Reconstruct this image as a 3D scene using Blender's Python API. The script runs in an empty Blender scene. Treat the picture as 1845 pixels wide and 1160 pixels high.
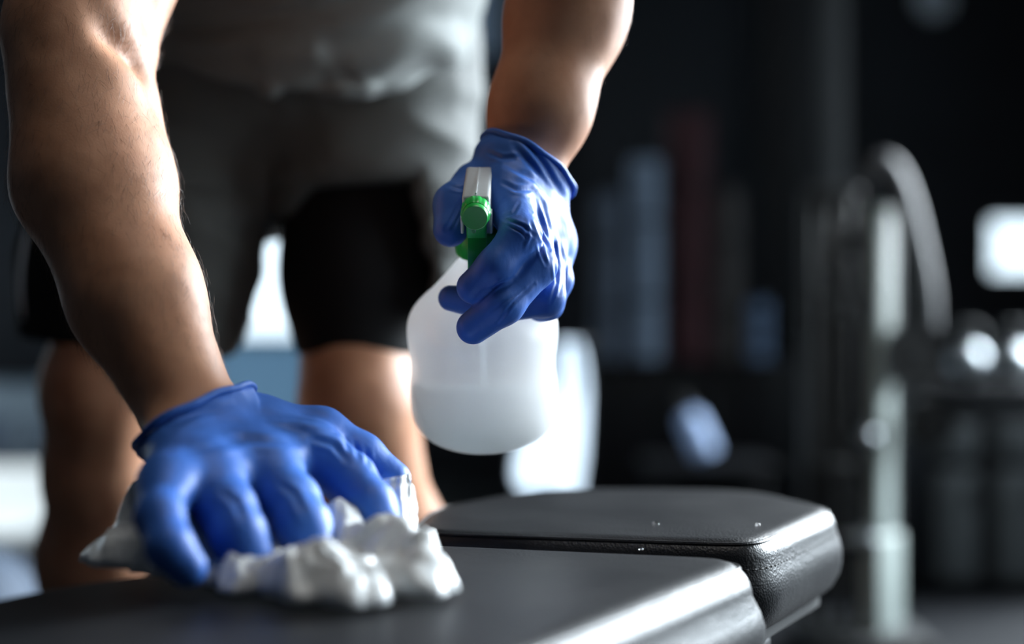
import bpy, bmesh, math, random
import numpy as np
from mathutils import Vector, Matrix, noise

random.seed(7)
rng = np.random.default_rng(7)
scene = bpy.context.scene
COL = scene.collection

# ------------------------------------------------------------------ camera
FPX = 1845 * 50.0 / 36.0
CAMZ = 0.59
def P(px, py, d):
    return np.array([(px - 922.5) / FPX * d, d, CAMZ - (py - 580.0) / FPX * d])

cam_data = bpy.data.cameras.new('camera')
cam = bpy.data.objects.new('camera', cam_data); COL.objects.link(cam)
cam.location = (0, 0, CAMZ); cam.rotation_euler = (math.radians(90), 0, 0)
cam_data.lens = 50; cam_data.sensor_width = 36; cam_data.sensor_fit = 'HORIZONTAL'
cam_data.clip_start = 0.02
cam_data.dof.use_dof = True
cam_data.dof.focus_distance = 0.905
cam_data.dof.aperture_fstop = 1.7
cam_data.dof.aperture_blades = 0
scene.camera = cam

# ------------------------------------------------------------------ world, lights, exposure
world = bpy.data.worlds.new('overcast_sky'); scene.world = world
world.use_nodes = True
bg = world.node_tree.nodes['Background']
bg.inputs['Color'].default_value = (0.80, 0.92, 1.0, 1)
bg.inputs['Strength'].default_value = 2.2

def area(name, loc, target, sx, sy, power, color):
    l = bpy.data.lights.new(name, 'AREA'); l.shape = 'RECTANGLE'
    l.size = sx; l.size_y = sy; l.energy = power; l.color = color
    o = bpy.data.objects.new(name, l); COL.objects.link(o)
    o.location = loc
    d = Vector(target) - Vector(loc)
    o.rotation_euler = d.to_track_quat('-Z', 'Y').to_euler()
    return o

area('window_daylight', (2.50, 3.15, 1.65), (0.0, 0.85, 0.55), 1.7, 1.5, 250, (0.86, 0.94, 1.0)).data.spread = math.radians(118)
area('window_daylight', (2.50, 1.05, 1.45), (0.0, 0.80, 0.65), 1.6, 1.8, 13, (0.90, 0.96, 1.0)).data.spread = math.radians(110)
area('overhead_fill', (0.35, 0.75, 2.87), (0.3, 0.80, 0.5), 1.1, 0.25, 14, (1.0, 0.97, 0.92))  # added overhead fill for the glove tops and the bottle front
sun = bpy.data.lights.new('sun', 'SUN'); sun.energy = 7.0; sun.angle = 0.02; sun.color = (1.0, 0.98, 0.95)
sun_o = bpy.data.objects.new('sun', sun); COL.objects.link(sun_o)
sun_o.rotation_euler = Vector((0.82, 0.0, -0.57)).to_track_quat('-Z', 'Y').to_euler()

vs = scene.view_settings
scene.display_settings.display_device = 'sRGB'
vs.view_transform = 'Standard'; vs.look = 'None'; vs.gamma = 1; vs.use_curve_mapping = False
vs.exposure = 0.15

# ------------------------------------------------------------------ materials
MATS = {}
def mat(name, color=(0.5, 0.5, 0.5), rough=0.5, metal=0.0, spec=0.5, bump=None, vary=None, sss=None, coat=0.0, emit=None, sheen=0.0, anis=None):
    if name in MATS: return MATS[name]
    m = bpy.data.materials.new(name); m.use_nodes = True
    nt = m.node_tree; b = nt.nodes['Principled BSDF']
    b.inputs['Base Color'].default_value = (*color, 1)
    b.inputs['Roughness'].default_value = rough
    b.inputs['Metallic'].default_value = metal
    b.inputs['Specular IOR Level'].default_value = spec
    b.inputs['Coat Weight'].default_value = coat
    b.inputs['Sheen Weight'].default_value = sheen
    if sss:
        b.inputs['Subsurface Weight'].default_value = sss[0]
        b.inputs['Subsurface Radius'].default_value = sss[1]
        b.inputs['Subsurface Scale'].default_value = sss[2]
    if emit:
        b.inputs['Emission Color'].default_value = (*emit[0], 1)
        b.inputs['Emission Strength'].default_value = emit[1]
    tc = nt.nodes.new('ShaderNodeTexCoord')
    if vary:   # (scale, color2, lo, hi)
        n = nt.nodes.new('ShaderNodeTexNoise'); n.inputs['Scale'].default_value = vary[0]; n.inputs['Detail'].default_value = 6
        r = nt.nodes.new('ShaderNodeValToRGB')
        r.color_ramp.elements[0].position = vary[2]; r.color_ramp.elements[0].color = (*color, 1)
        r.color_ramp.elements[1].position = vary[3]; r.color_ramp.elements[1].color = (*vary[1], 1)
        nt.links.new(tc.outputs['Object'], n.inputs['Vector'])
        nt.links.new(n.outputs['Fac'], r.inputs['Fac'])
        nt.links.new(r.outputs['Color'], b.inputs['Base Color'])
    if bump:   # list of (kind, scale, strength, dist, stretch)
        prev = None
        for kind, sc, st, dist, stretch in bump:
            mp = nt.nodes.new('ShaderNodeMapping'); mp.inputs['Scale'].default_value = stretch
            nt.links.new(tc.outputs['Object'], mp.inputs['Vector'])
            if kind == 'voronoi':
                n = nt.nodes.new('ShaderNodeTexVoronoi'); n.inputs['Scale'].default_value = sc; out = n.outputs['Distance']
            elif kind == 'wave':
                n = nt.nodes.new('ShaderNodeTexWave'); n.inputs['Scale'].default_value = sc; n.inputs['Distortion'].default_value = 2.0; out = n.outputs['Fac']
            else:
                n = nt.nodes.new('ShaderNodeTexNoise'); n.inputs['Scale'].default_value = sc; n.inputs['Detail'].default_value = 4; out = n.outputs['Fac']
            nt.links.new(mp.outputs['Vector'], n.inputs['Vector'])
            bp = nt.nodes.new('ShaderNodeBump'); bp.inputs['Strength'].default_value = st; bp.inputs['Distance'].default_value = dist
            nt.links.new(out, bp.inputs['Height'])
            if prev: nt.links.new(prev.outputs['Normal'], bp.inputs['Normal'])
            prev = bp
        nt.links.new(prev.outputs['Normal'], b.inputs['Normal'])
    MATS[name] = m
    return m

ONE = (1, 1, 1)
M_skin = mat('skin', (0.40, 0.190, 0.108), 0.56, spec=0.3, sss=(0.12, (1.0, 0.35, 0.2), 0.006),
             vary=(38, (0.50, 0.255, 0.15), 0.35, 0.68),
             bump=[('noise', 1100, 0.14, 0.0004, ONE), ('voronoi', 700, 0.10, 0.0004, ONE), ('noise', 70, 0.08, 0.002, ONE)])
M_hair = mat('body_hair', (0.10, 0.055, 0.035), 0.45)
M_hairhead = mat('head_hair', (0.02, 0.014, 0.01), 0.5, bump=[('noise', 300, 0.6, 0.003, (1, 1, 0.2))])
M_glove = mat('blue_nitrile', (0.034, 0.120, 0.440), 0.50, spec=0.30,
              vary=(16, (0.040, 0.140, 0.49), 0.4, 0.6),
              bump=[('noise', 55, 0.32, 0.004, (1, 1, 0.45)), ('noise', 1300, 0.10, 0.0004, ONE)])
M_shirt = mat('grey_jersey', (0.17, 0.185, 0.18), 0.8, spec=0.2, sheen=0.1, bump=[('noise', 700, 0.25, 0.001, ONE)])
M_shorts = mat('grey_woven', (0.10, 0.107, 0.104), 0.75, spec=0.2, bump=[('noise', 600, 0.25, 0.001, ONE)])
M_comp = mat('black_stretch', (0.0065, 0.0068, 0.0075), 0.75, spec=0.15)
M_lit_rim = mat('pale_lit_rim', (0.35, 0.38, 0.42), 0.6)
M_vinyl = mat('black_vinyl', (0.009, 0.010, 0.012), 0.41, spec=0.24,
              vary=(14, (0.016, 0.017, 0.019), 0.4, 0.65),
              bump=[('voronoi', 620, 0.30, 0.0007, ONE), ('noise', 300, 0.25, 0.0009, ONE), ('noise', 22, 0.18, 0.004, ONE)])
M_thread = mat('black_thread', (0.004, 0.004, 0.004), 0.8)
M_board = mat('pad_board', (0.006, 0.006, 0.007), 0.6)
M_paintblack = mat('black_paint', (0.006, 0.007, 0.009), 0.5, spec=.25, bump=[('noise', 120, 0.1, 0.001, ONE)])
M_darkgrey = mat('dark_grey_paint', (0.016, 0.018, 0.019), 0.55, spec=.3, vary=(8, (0.012, 0.014, 0.015), 0.4, 0.6))
M_paleframe = mat('pale_grey_paint', (0.30, 0.345, 0.33), 0.55, spec=.25, vary=(6, (0.24, 0.28, 0.265), 0.4, 0.65))
M_midframe = mat('mid_grey_paint', (0.055, 0.06, 0.063), 0.5, spec=.3)
M_tubegrey = mat('tube_grey_paint', (0.035, 0.038, 0.042), 0.55)
M_chrome = mat('chrome', (0.75, 0.80, 0.84), 0.16, metal=1.0)
M_steel = mat('brushed_steel', (0.34, 0.37, 0.39), 0.34, metal=1.0)
M_wall = mat('navy_wall', (0.010, 0.013, 0.019), 0.75, vary=(3.0, (0.015, 0.019, 0.027), 0.35, 0.7), bump=[('noise', 40, 0.2, 0.004, ONE)])
M_mesh = mat('navy_ribbed_wall', (0.014, 0.019, 0.028), 0.6, bump=[('wave', 9, 0.8, 0.01, (1, 1, -1))])
M_ceil = mat('dark_ceiling', (0.008, 0.009, 0.011), 0.85, bump=[('noise', 30, 0.2, 0.004, ONE)])
M_floor = mat('rubber_floor', (0.007, 0.008, 0.010), 0.6, spec=0.12, vary=(160, (0.014, 0.015, 0.018), 0.55, 0.7), bump=[('noise', 240, 0.2, 0.001, ONE)])
M_green = mat('green_plastic', (0.014, 0.44, 0.07), 0.34, spec=0.5, sss=(0.05, (0.2, 1, 0.3), 0.002), bump=[('noise', 500, 0.05, 0.0005, ONE)])
M_bluegrey = mat('blue_grey_mat', (0.26, 0.35, 0.48), 0.7, bump=[('noise', 200, 0.2, 0.001, ONE)])
M_slate = mat('slate_mat', (0.085, 0.115, 0.165), 0.7, bump=[('noise', 200, 0.2, 0.001, ONE)])
M_burg = mat('burgundy_mat', (0.055, 0.012, 0.018), 0.7, bump=[('noise', 200, 0.2, 0.001, ONE)])
M_skyblue = mat('sky_blue_mat', (0.22, 0.34, 0.55), 0.7, bump=[('noise', 200, 0.2, 0.001, ONE)])
M_bluebottle = mat('pale_blue_plastic', (0.42, 0.58, 0.90), 0.5)
M_skymat = mat('bright_blue_mat', (0.50, 0.66, 0.88), 0.7, bump=[('noise', 200, 0.2, 0.001, ONE)])
M_warmgrey = mat('warm_grey_mat', (0.075, 0.07, 0.07), 0.7, bump=[('noise', 200, 0.2, 0.001, ONE)])
M_paleblue = mat('pale_blue_cloth', (0.72, 0.82, 0.92), 0.85, bump=[('noise', 300, 0.3, 0.002, ONE)])
M_white = mat('white_paint', (0.75, 0.80, 0.82), 0.5)
M_matwhite = mat('pale_mat', (0.78, 0.84, 0.86), 0.6, bump=[('noise', 200, 0.1, 0.001, ONE)])
M_frame = mat('dark_window_frame', (0.03, 0.033, 0.038), 0.5)
M_shoe = mat('black_shoe', (0.012, 0.012, 0.013), 0.55)
M_eye = mat('eye_white', (0.7, 0.7, 0.68), 0.2)
M_panelgrey = mat('panel_grey', (0.075, 0.085, 0.09), 0.5, spec=.3)
M_teal = mat('teal_grey', (0.16, 0.21, 0.26), 0.5)

def mat_glass(name, color, rough, opac):
    m = bpy.data.materials.new(name); m.use_nodes = True
    nt = m.node_tree; nt.nodes.clear()
    out = nt.nodes.new('ShaderNodeOutputMaterial'); mix = nt.nodes.new('ShaderNodeMixShader')
    tr = nt.nodes.new('ShaderNodeBsdfTransparent'); tr.inputs[0].default_value = (*color, 1)
    gl = nt.nodes.new('ShaderNodeBsdfGlossy'); gl.inputs['Roughness'].default_value = rough
    mix.inputs[0].default_value = opac
    nt.links.new(tr.outputs[0], mix.inputs[1]); nt.links.new(gl.outputs[0], mix.inputs[2]); nt.links.new(mix.outputs[0], out.inputs[0])
    return m
M_glass = mat_glass('clear_glass', (0.95, 0.98, 1.0), 0.02, 0.06)

def mat_translucent(name, color, trans, transl, glossy=0.06, rough=0.25, bump=None):
    m = bpy.data.materials.new(name); m.use_nodes = True
    nt = m.node_tree; nt.nodes.clear()
    N = nt.nodes.new
    out = N('ShaderNodeOutputMaterial')
    d = N('ShaderNodeBsdfDiffuse'); d.inputs[0].default_value = (*color, 1)
    t = N('ShaderNodeBsdfTranslucent'); t.inputs[0].default_value = (*color, 1)
    x = N('ShaderNodeBsdfTransparent'); x.inputs[0].default_value = (*color, 1)
    g = N('ShaderNodeBsdfGlossy'); g.inputs['Roughness'].default_value = rough
    m1 = N('ShaderNodeMixShader'); m1.inputs[0].default_value = transl
    m2 = N('ShaderNodeMixShader'); m2.inputs[0].default_value = trans
    m3 = N('ShaderNodeMixShader')
    fr = N('ShaderNodeFresnel'); fr.inputs[0].default_value = 1.45
    L = nt.links.new
    L(d.outputs[0], m1.inputs[1]); L(t.outputs[0], m1.inputs[2])
    L(m1.outputs[0], m2.inputs[1]); L(x.outputs[0], m2.inputs[2])
    L(fr.outputs[0], m3.inputs[0]); L(m2.outputs[0], m3.inputs[1]); L(g.outputs[0], m3.inputs[2])
    L(m3.outputs[0], out.inputs[0])
    if bump:
        tc = N('ShaderNodeTexCoord'); n = N('ShaderNodeTexNoise'); n.inputs['Scale'].default_value = bump[0]
        bp = N('ShaderNodeBump'); bp.inputs['Strength'].default_value = bump[1]; bp.inputs['Distance'].default_value = 0.002
        L(tc.outputs['Object'], n.inputs['Vector']); L(n.outputs['Fac'], bp.inputs['Height'])
        for s in (d, t, g): L(bp.outputs['Normal'], s.inputs['Normal'])
    return m
def mat_milky(name, color, trans, radius):
    m = bpy.data.materials.new(name); m.use_nodes = True
    nt = m.node_tree; b = nt.nodes['Principled BSDF']; out = nt.nodes['Material Output']
    b.inputs['Base Color'].default_value = (*color, 1); b.inputs['Roughness'].default_value = .28
    b.inputs['Subsurface Weight'].default_value = 1; b.inputs['Subsurface Radius'].default_value = (1, 1, 1); b.inputs['Subsurface Scale'].default_value = radius
    x = nt.nodes.new('ShaderNodeBsdfTransparent'); mx_ = nt.nodes.new('ShaderNodeMixShader'); mx_.inputs[0].default_value = trans
    nt.links.new(b.outputs[0], mx_.inputs[1]); nt.links.new(x.outputs[0], mx_.inputs[2]); nt.links.new(mx_.outputs[0], out.inputs[0])
    return m
M_bottle = mat_milky('frosted_bottle_plastic', (0.97, 0.985, 0.985), 0.34, 0.16)
M_liquid = mat_translucent('cleaning_liquid', (0.68, 0.80, 0.82), 0.10, 0.6)
M_shroud = mat_translucent('milky_plastic', (0.86, 0.90, 0.92), 0.08, 0.35, bump=(200, 0.1))
M_paper = mat_translucent('paper_towel', (0.84, 0.87, 0.88), 0.0, 0.25, bump=(260, 0.35))
M_frost = mat_translucent('frosted_pane', (0.34, 0.46, 0.56), 0.0, 0.9)
def mat_water():
    m = bpy.data.materials.new('water'); m.use_nodes = True
    b = m.node_tree.nodes['Principled BSDF']
    b.inputs['Transmission Weight'].default_value = 1; b.inputs['Roughness'].default_value = 0.02; b.inputs['IOR'].default_value = 1.33
    return m
M_water = mat_water()

# ------------------------------------------------------------------ object helpers
def empty(name, loc=(0, 0, 0), label=None, cat=None, group=None, rot=None):
    o = bpy.data.objects.new(name, None); COL.objects.link(o); o.location = loc
    o.empty_display_size = 0.05
    if rot: o.rotation_euler = rot
    tag(o, label, cat, group); return o
def tag(o, label=None, cat=None, group=None, kind=None):
    if label: o['label'] = label
    if cat: o['category'] = cat
    if group: o['group'] = group
    if kind: o['kind'] = kind
    return o
def link(name, me, m, parent=None, smooth=True, world=False):
    o = bpy.data.objects.new(name, me); COL.objects.link(o)
    if m is not None: me.materials.append(m)
    if smooth: me.polygons.foreach_set('use_smooth', [True] * len(me.polygons))
    if parent is not None:
        o.parent = parent
        if world:   # mesh data given in world coordinates
            bpy.context.view_layer.update()
            o.matrix_parent_inverse = parent.matrix_world.inverted()
    return o
def from_bm(name, bm, m, parent=None, smooth=False, world=False, auto=None):
    bmesh.ops.recalc_face_normals(bm, faces=bm.faces)
    me = bpy.data.meshes.new(name); bm.to_mesh(me); bm.free()
    o = link(name, me, m, parent, smooth or auto is not None, world)
    if auto is not None:
        me.set_sharp_from_angle(angle=math.radians(auto))
    return o
def bm_box(bm, lo, hi, bev=0.0, mtx=None):
    lo = Vector(lo); hi = Vector(hi)
    r = bmesh.ops.create_cube(bm, size=1)
    vs_ = r['verts']
    for v in vs_:
        v.co = Vector([lo[i] + (v.co[i] + 0.5) * (hi[i] - lo[i]) for i in range(3)])
    if bev > 0:
        es = list({e for v in vs_ for e in v.link_edges})
        rb = bmesh.ops.bevel(bm, geom=es, offset=bev, segments=3, profile=0.5, affect='EDGES')
        vs_ = list({v for f in rb['faces'] for v in f.verts})
        # all verts of this island
        st = list(vs_); seen = set(vs_)
        while st:
            v = st.pop()
            for e in v.link_edges:
                w = e.other_vert(v)
                if w not in seen: seen.add(w); st.append(w)
        vs_ = list(seen)
    if mtx is not None:
        for v in vs_: v.co = mtx @ v.co
    return vs_
def box(name, lo, hi, m, parent=None, bev=0.004, mtx=None):
    bm = bmesh.new(); bm_box(bm, lo, hi, bev, mtx); return from_bm(name, bm, m, parent, auto=40)
def bm_tube(bm, pts, r, seg=16, cap=True, closed=False):
    pts = [Vector(p) for p in pts]; n = len(pts)
    rs = r if hasattr(r, '__len__') else [r] * n
    rings = []; prevN = None
    for i in range(n):
        if closed: t = pts[(i + 1) % n] - pts[i - 1]
        elif i == 0: t = pts[1] - pts[0]
        elif i == n - 1: t = pts[-1] - pts[-2]
        else: t = pts[i + 1] - pts[i - 1]
        t.normalize()
        if prevN is None:
            a = Vector((0, 0, 1)) if abs(t.z) < 0.9 else Vector((1, 0, 0))
            N_ = t.cross(a).normalized()
        else:
            N_ = (prevN - t * prevN.dot(t)).normalized()
        prevN = N_; B = t.cross(N_)
        rings.append([bm.verts.new(pts[i] + (N_ * math.cos(2 * math.pi * k / seg) + B * math.sin(2 * math.pi * k / seg)) * rs[i]) for k in range(seg)])
    for i in range(n if closed else n - 1):
        A, Bq = rings[i], rings[(i + 1) % n]
        for k in range(seg):
            bm.faces.new((A[k], A[(k + 1) % seg], Bq[(k + 1) % seg], Bq[k]))
    if cap and not closed:
        bm.faces.new(rings[0][::-1]); bm.faces.new(rings[-1])
def tube(name, pts, r, m, parent=None, seg=16, closed=False, world=False):
    bm = bmesh.new(); bm_tube(bm, pts, r, seg, True, closed); return from_bm(name, bm, m, parent, auto=50, world=world)
def bm_lathe(bm, prof, seg=48, mtx=None, rfun=None):
    rings = []
    for (r, z) in prof:
        if r < 1e-6:
            v = bm.verts.new((0, 0, z)); rings.append([v])
        else:
            rings.append([bm.verts.new(((r * (rfun(k / seg, z) if rfun else 1)) * math.cos(2 * math.pi * k / seg), (r * (rfun(k / seg, z) if rfun else 1)) * math.sin(2 * math.pi * k / seg), z)) for k in range(seg)])
    for A, B in zip(rings[:-1], rings[1:]):
        for k in range(seg):
            k2 = (k + 1) % seg
            if len(A) == 1: bm.faces.new((A[0], B[k2], B[k]))
            elif len(B) == 1: bm.faces.new((A[k], A[k2], B[0]))
            else: bm.faces.new((A[k], A[k2], B[k2], B[k]))
    if mtx is not None:
        for R in rings:
            for v in R: v.co = mtx @ v.co
def lathe(name, prof, m, parent=None, seg=48, mtx=None, auto=40, rfun=None):
    bm = bmesh.new(); bm_lathe(bm, prof, seg, mtx, rfun); return from_bm(name, bm, m, parent, auto=auto)
def catmull(pts, n=8, closed=False):
    pts = [np.array(p, float) for p in pts]; out = []; N = len(pts)
    rngi = range(N) if closed else range(N - 1)
    for i in rngi:
        if closed: p0, p1, p2, p3 = pts[i - 1], pts[i], pts[(i + 1) % N], pts[(i + 2) % N]
        else: p0, p1, p2, p3 = pts[max(i - 1, 0)], pts[i], pts[i + 1], pts[min(i + 2, N - 1)]
        for j in range(n):
            t = j / n
            out.append(0.5 * ((2 * p1) + (-p0 + p2) * t + (2 * p0 - 5 * p1 + 4 * p2 - p3) * t * t + (-p0 + 3 * p1 - 3 * p2 + p3) * t ** 3))
    if not closed: out.append(pts[-1])
    return out

# ------------------------------------------------------------------ smooth-surface field
class Field:
    """Signed-distance grid: smooth unions of tapered capsules and ellipsoids, meshed with surface nets."""
    def __init__(self, lo, hi, h):
        self.lo = np.array(lo, float); self.h = h
        self.n = np.ceil((np.array(hi) - self.lo) / h).astype(int) + 1
        self.F = np.full(self.n, 0.08, np.float32)
    def _sub(self, lo, hi):
        i0 = np.clip(np.floor((lo - self.lo) / self.h).astype(int), 0, self.n - 1)
        i1 = np.clip(np.ceil((hi - self.lo) / self.h).astype(int) + 1, 1, self.n)
        ax = [self.lo[k] + self.h * np.arange(i0[k], i1[k]) for k in range(3)]
        sl = tuple(slice(i0[k], i1[k]) for k in range(3))
        return sl, ax[0][:, None, None], ax[1][None, :, None], ax[2][None, None, :]
    def _mix(self, sl, d, k):
        F = self.F[sl]
        h = np.clip(0.5 + 0.5 * (F - d) / k, 0, 1)
        self.F[sl] = (F * (1 - h) + d * h - k * h * (1 - h)).astype(np.float32)
    def cone_d(self, a, b, ra, rb, flat, X, Y, Z):
        ba = b - a; px = X - a[0]; py = Y - a[1]; pz = Z - a[2]
        sc = 1.0
        if flat is not None:
            n, f = np.array(flat[0], float), flat[1]; n = n / np.linalg.norm(n)
            q = (px * n[0] + py * n[1] + pz * n[2]) * (1 / f - 1)
            px = px + n[0] * q; py = py + n[1] * q; pz = pz + n[2] * q
            ba = ba + n * (ba @ n) * (1 / f - 1); sc = math.sqrt(f)
        l2 = max(ba @ ba, 1e-12)
        t = np.clip((px * ba[0] + py * ba[1] + pz * ba[2]) / l2, 0, 1)
        return (np.sqrt((px - ba[0] * t) ** 2 + (py - ba[1] * t) ** 2 + (pz - ba[2] * t) ** 2) - (ra + (rb - ra) * t)) * sc
    def cone(self, a, b, ra, rb, k=0.01, flat=None):
        a = np.array(a, float); b = np.array(b, float); m = max(ra, rb) + max(k * 1.3, 4 * self.h) + 0.004
        sl, X, Y, Z = self._sub(np.minimum(a, b) - m, np.maximum(a, b) + m)
        self._mix(sl, self.cone_d(a, b, ra, rb, flat, X, Y, Z), k)
    def chain(self, pts, rs, k=0.006, kin=0.006, flat=None):
        """one finger: its segments are blended together first, then blended into the rest with k"""
        pts = [np.array(p, float) for p in pts]; m = max(rs) + max(k, kin) * 1.3 + 4 * self.h
        sl, X, Y, Z = self._sub(np.min(pts, 0) - m, np.max(pts, 0) + m)
        D = None
        for i in range(len(pts) - 1):
            d = self.cone_d(pts[i], pts[i + 1], rs[i], rs[i + 1], flat, X, Y, Z)
            if D is None: D = d
            else:
                h = np.clip(0.5 + 0.5 * (D - d) / kin, 0, 1); D = D * (1 - h) + d * h - kin * h * (1 - h)
        self._mix(sl, D, k)
    def ell(self, c, R, k=0.01, axes=None, sub=False):
        c = np.array(c, float); R = np.array(R, float); m = R.max() + max(k * 1.3, 4 * self.h)
        sl, X, Y, Z = self._sub(c - m, c + m)
        px, py, pz = X - c[0], Y - c[1], Z - c[2]
        A = np.eye(3) if axes is None else np.array(axes, float)
        q = [(px * A[i][0] + py * A[i][1] + pz * A[i][2]) / R[i] for i in range(3)]
        k0 = np.sqrt(q[0] ** 2 + q[1] ** 2 + q[2] ** 2)
        d = (k0 - 1) * R.min()
        if sub:
            F = self.F[sl]; h = np.clip(0.5 - 0.5 * (F + d) / k, 0, 1)
            self.F[sl] = (F * (1 - h) - d * h + k * h * (1 - h)).astype(np.float32)
        else: self._mix(sl, d, k)
    def coords(self):
        ax = [self.lo[k] + self.h * np.arange(self.n[k]) for k in range(3)]
        return ax[0][:, None, None], ax[1][None, :, None], ax[2][None, None, :]
    def cut(self, d, k=0.004):
        F = self.F; h = np.clip(0.5 - 0.5 * (F - d) / k, 0, 1)
        self.F = (F * (1 - h) + d * h + k * h * (1 - h)).astype(np.float32)
    def mesh(self, smooth=2):
        F = self.F; s = F < 0
        def c8(a): return [a[i:a.shape[0] - 1 + i, j:a.shape[1] - 1 + j, k:a.shape[2] - 1 + k] for i in (0, 1) for j in (0, 1) for k in (0, 1)]
        cnt = sum(x.astype(np.int8) for x in c8(s))
        I, J, K = np.nonzero((cnt > 0) & (cnt < 8))
        vals = np.stack([F[I + i, J + j, K + k] for i in (0, 1) for j in (0, 1) for k in (0, 1)], 1).astype(float)
        cor = np.array([(i, j, k) for i in (0, 1) for j in (0, 1) for k in (0, 1)], float)
        pos = np.zeros((len(I), 3)); num = np.zeros(len(I))
        for a in range(8):
            for b in range(a + 1, 8):
                if np.abs(cor[a] - cor[b]).sum() != 1: continue
                va, vb = vals[:, a], vals[:, b]; m = (va < 0) != (vb < 0)
                t = np.where(m, va / np.where(m, va - vb, 1), 0)
                pos += np.where(m[:, None], cor[a] + t[:, None] * (cor[b] - cor[a]), 0); num += m
        V = self.lo + self.h * (np.stack([I, J, K], 1) + pos / num[:, None])
        idx = np.full(cnt.shape, -1, np.int32); idx[I, J, K] = np.arange(len(I))
        faces = []
        for ax in range(3):
            sl0 = [slice(None)] * 3; sl1 = [slice(None)] * 3
            sl0[ax] = slice(0, -1); sl1[ax] = slice(1, None)
            A, B = s[tuple(sl0)], s[tuple(sl1)]
            E = A != B
            o1, o2 = [(1, 2), (2, 0), (0, 1)][ax]
            i, j, k = np.nonzero(E)
            q = np.stack([i, j, k], 1)
            ok = (q[:, o1] > 0) & (q[:, o2] > 0) & (q[:, o1] < cnt.shape[o1]) & (q[:, o2] < cnt.shape[o2])
            q = q[ok]; flip = A[q[:, 0], q[:, 1], q[:, 2]]
            e1 = np.zeros(3, int); e1[o1] = 1; e2 = np.zeros(3, int); e2[o2] = 1
            def g(x): return idx[x[:, 0], x[:, 1], x[:, 2]]
            f = np.stack([g(q - e1 - e2), g(q - e2), g(q), g(q - e1)], 1)
            f[~flip] = f[~flip][:, ::-1]
            faces.append(f)
        Fc = np.concatenate(faces); Fc = Fc[(Fc >= 0).all(1)]
        for it in range(smooth * 2):   # taubin smoothing
            lam = 0.5 if it % 2 == 0 else -0.47
            acc = np.zeros_like(V); w = np.zeros(len(V))
            for a in range(4):
                u, v = Fc[:, a], Fc[:, (a + 1) % 4]
                for c in range(3):
                    acc[:, c] += np.bincount(u, V[v, c], len(V)) + np.bincount(v, V[u, c], len(V))
                w += np.bincount(u, minlength=len(V)) + np.bincount(v, minlength=len(V))
            V = V + lam * (acc / np.maximum(w, 1)[:, None] - V)
        return V, Fc
def vnormals(V, Fc):
    n = np.cross(V[Fc[:, 2]] - V[Fc[:, 0]], V[Fc[:, 3]] - V[Fc[:, 1]])
    N = np.zeros_like(V)
    for a in range(4):
        for c in range(3): N[:, c] += np.bincount(Fc[:, a], n[:, c], len(V))
    return N / np.maximum(np.linalg.norm(N, axis=1), 1e-12)[:, None]
def np_mesh(name, V, Fc):
    me = bpy.data.meshes.new(name)
    me.vertices.add(len(V)); me.vertices.foreach_set('co', V.astype(np.float32).ravel())
    me.loops.add(Fc.size); me.loops.foreach_set('vertex_index', Fc.astype(np.int32).ravel())
    me.polygons.add(len(Fc)); me.polygons.foreach_set('loop_start', np.arange(0, Fc.size, Fc.shape[1], dtype=np.int32))
    me.update(calc_edges=True); me.validate()
    return me
_perm = rng.permutation(256)
_grad = rng.normal(size=(256, 3)); _grad /= np.linalg.norm(_grad, axis=1)[:, None]
def pnoise(p):
    """vectorised gradient noise, about -0.6..0.6"""
    i = np.floor(p).astype(int); f = p - i; u = f * f * f * (f * (f * 6 - 15) + 10)
    out = 0
    for dx in (0, 1):
        for dy in (0, 1):
            for dz in (0, 1):
                h = _perm[(_perm[(_perm[(i[:, 0] + dx) & 255] + i[:, 1] + dy) & 255] + i[:, 2] + dz) & 255]
                d = f - np.array([dx, dy, dz])
                w = (u[:, 0] if dx else 1 - u[:, 0]) * (u[:, 1] if dy else 1 - u[:, 1]) * (u[:, 2] if dz else 1 - u[:, 2])
                out = out + w * (d * _grad[h]).sum(1)
    return out
def seg_dist(V, a, b):
    ba = b - a; t = np.clip(((V - a) @ ba) / (ba @ ba), 0, 1)
    return np.linalg.norm(V - a - t[:, None] * ba, axis=1), t

# ------------------------------------------------------------------ the room
XL, XR, YF, YB, ZT = -3.0, 2.6, -2.5, 6.2, 3.0
T = 0.14
def wall(name, axis, at, sgn, u0, u1, holes, m):
    """wall in the plane axis=at, thickness outward; holes = (u0,u1,z0,z1)"""
    bm = bmesh.new()
    us = sorted({u0, u1, *[h[0] for h in holes], *[h[1] for h in holes]})
    zs = sorted({0.0, ZT, *[h[2] for h in holes], *[h[3] for h in holes]})
    for a, b in zip(us[:-1], us[1:]):
        for c, d in zip(zs[:-1], zs[1:]):
            if any(h[0] <= a and b <= h[1] and h[2] <= c and d <= h[3] for h in holes): continue
            lo, hi = min(at, at + sgn * T), max(at, at + sgn * T)
            if axis == 'x': bm_box(bm, (lo, a, c), (hi, b, d))
            else: bm_box(bm, (a, lo, c), (b, hi, d))
    bmesh.ops.remove_doubles(bm, verts=bm.verts, dist=1e-5)
    return tag(from_bm(name, bm, m), kind='structure')
H_right = [(0.2, 1.9, 0.5, 2.4), (2.25, 4.05, 0.85, 2.45)]
H_back = [(-1.42, -0.78, 0.0, 2.1), (2.06, 2.46, 0.76, 1.08)]
H_left = [(3.75, 5.65, 0.42, 1.32)]
wall('wall_right', 'x', XR, 1, YF, YB, H_right, M_wall)
wall('wall_back', 'y', YB, 1, XL - T, XR + T, H_back, M_wall)
wall('wall_left', 'x', XL, -1, YF, YB, H_left, M_wall)
wall('wall_front', 'y', YF, -1, XL - T, XR + T, [], M_wall)
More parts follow.
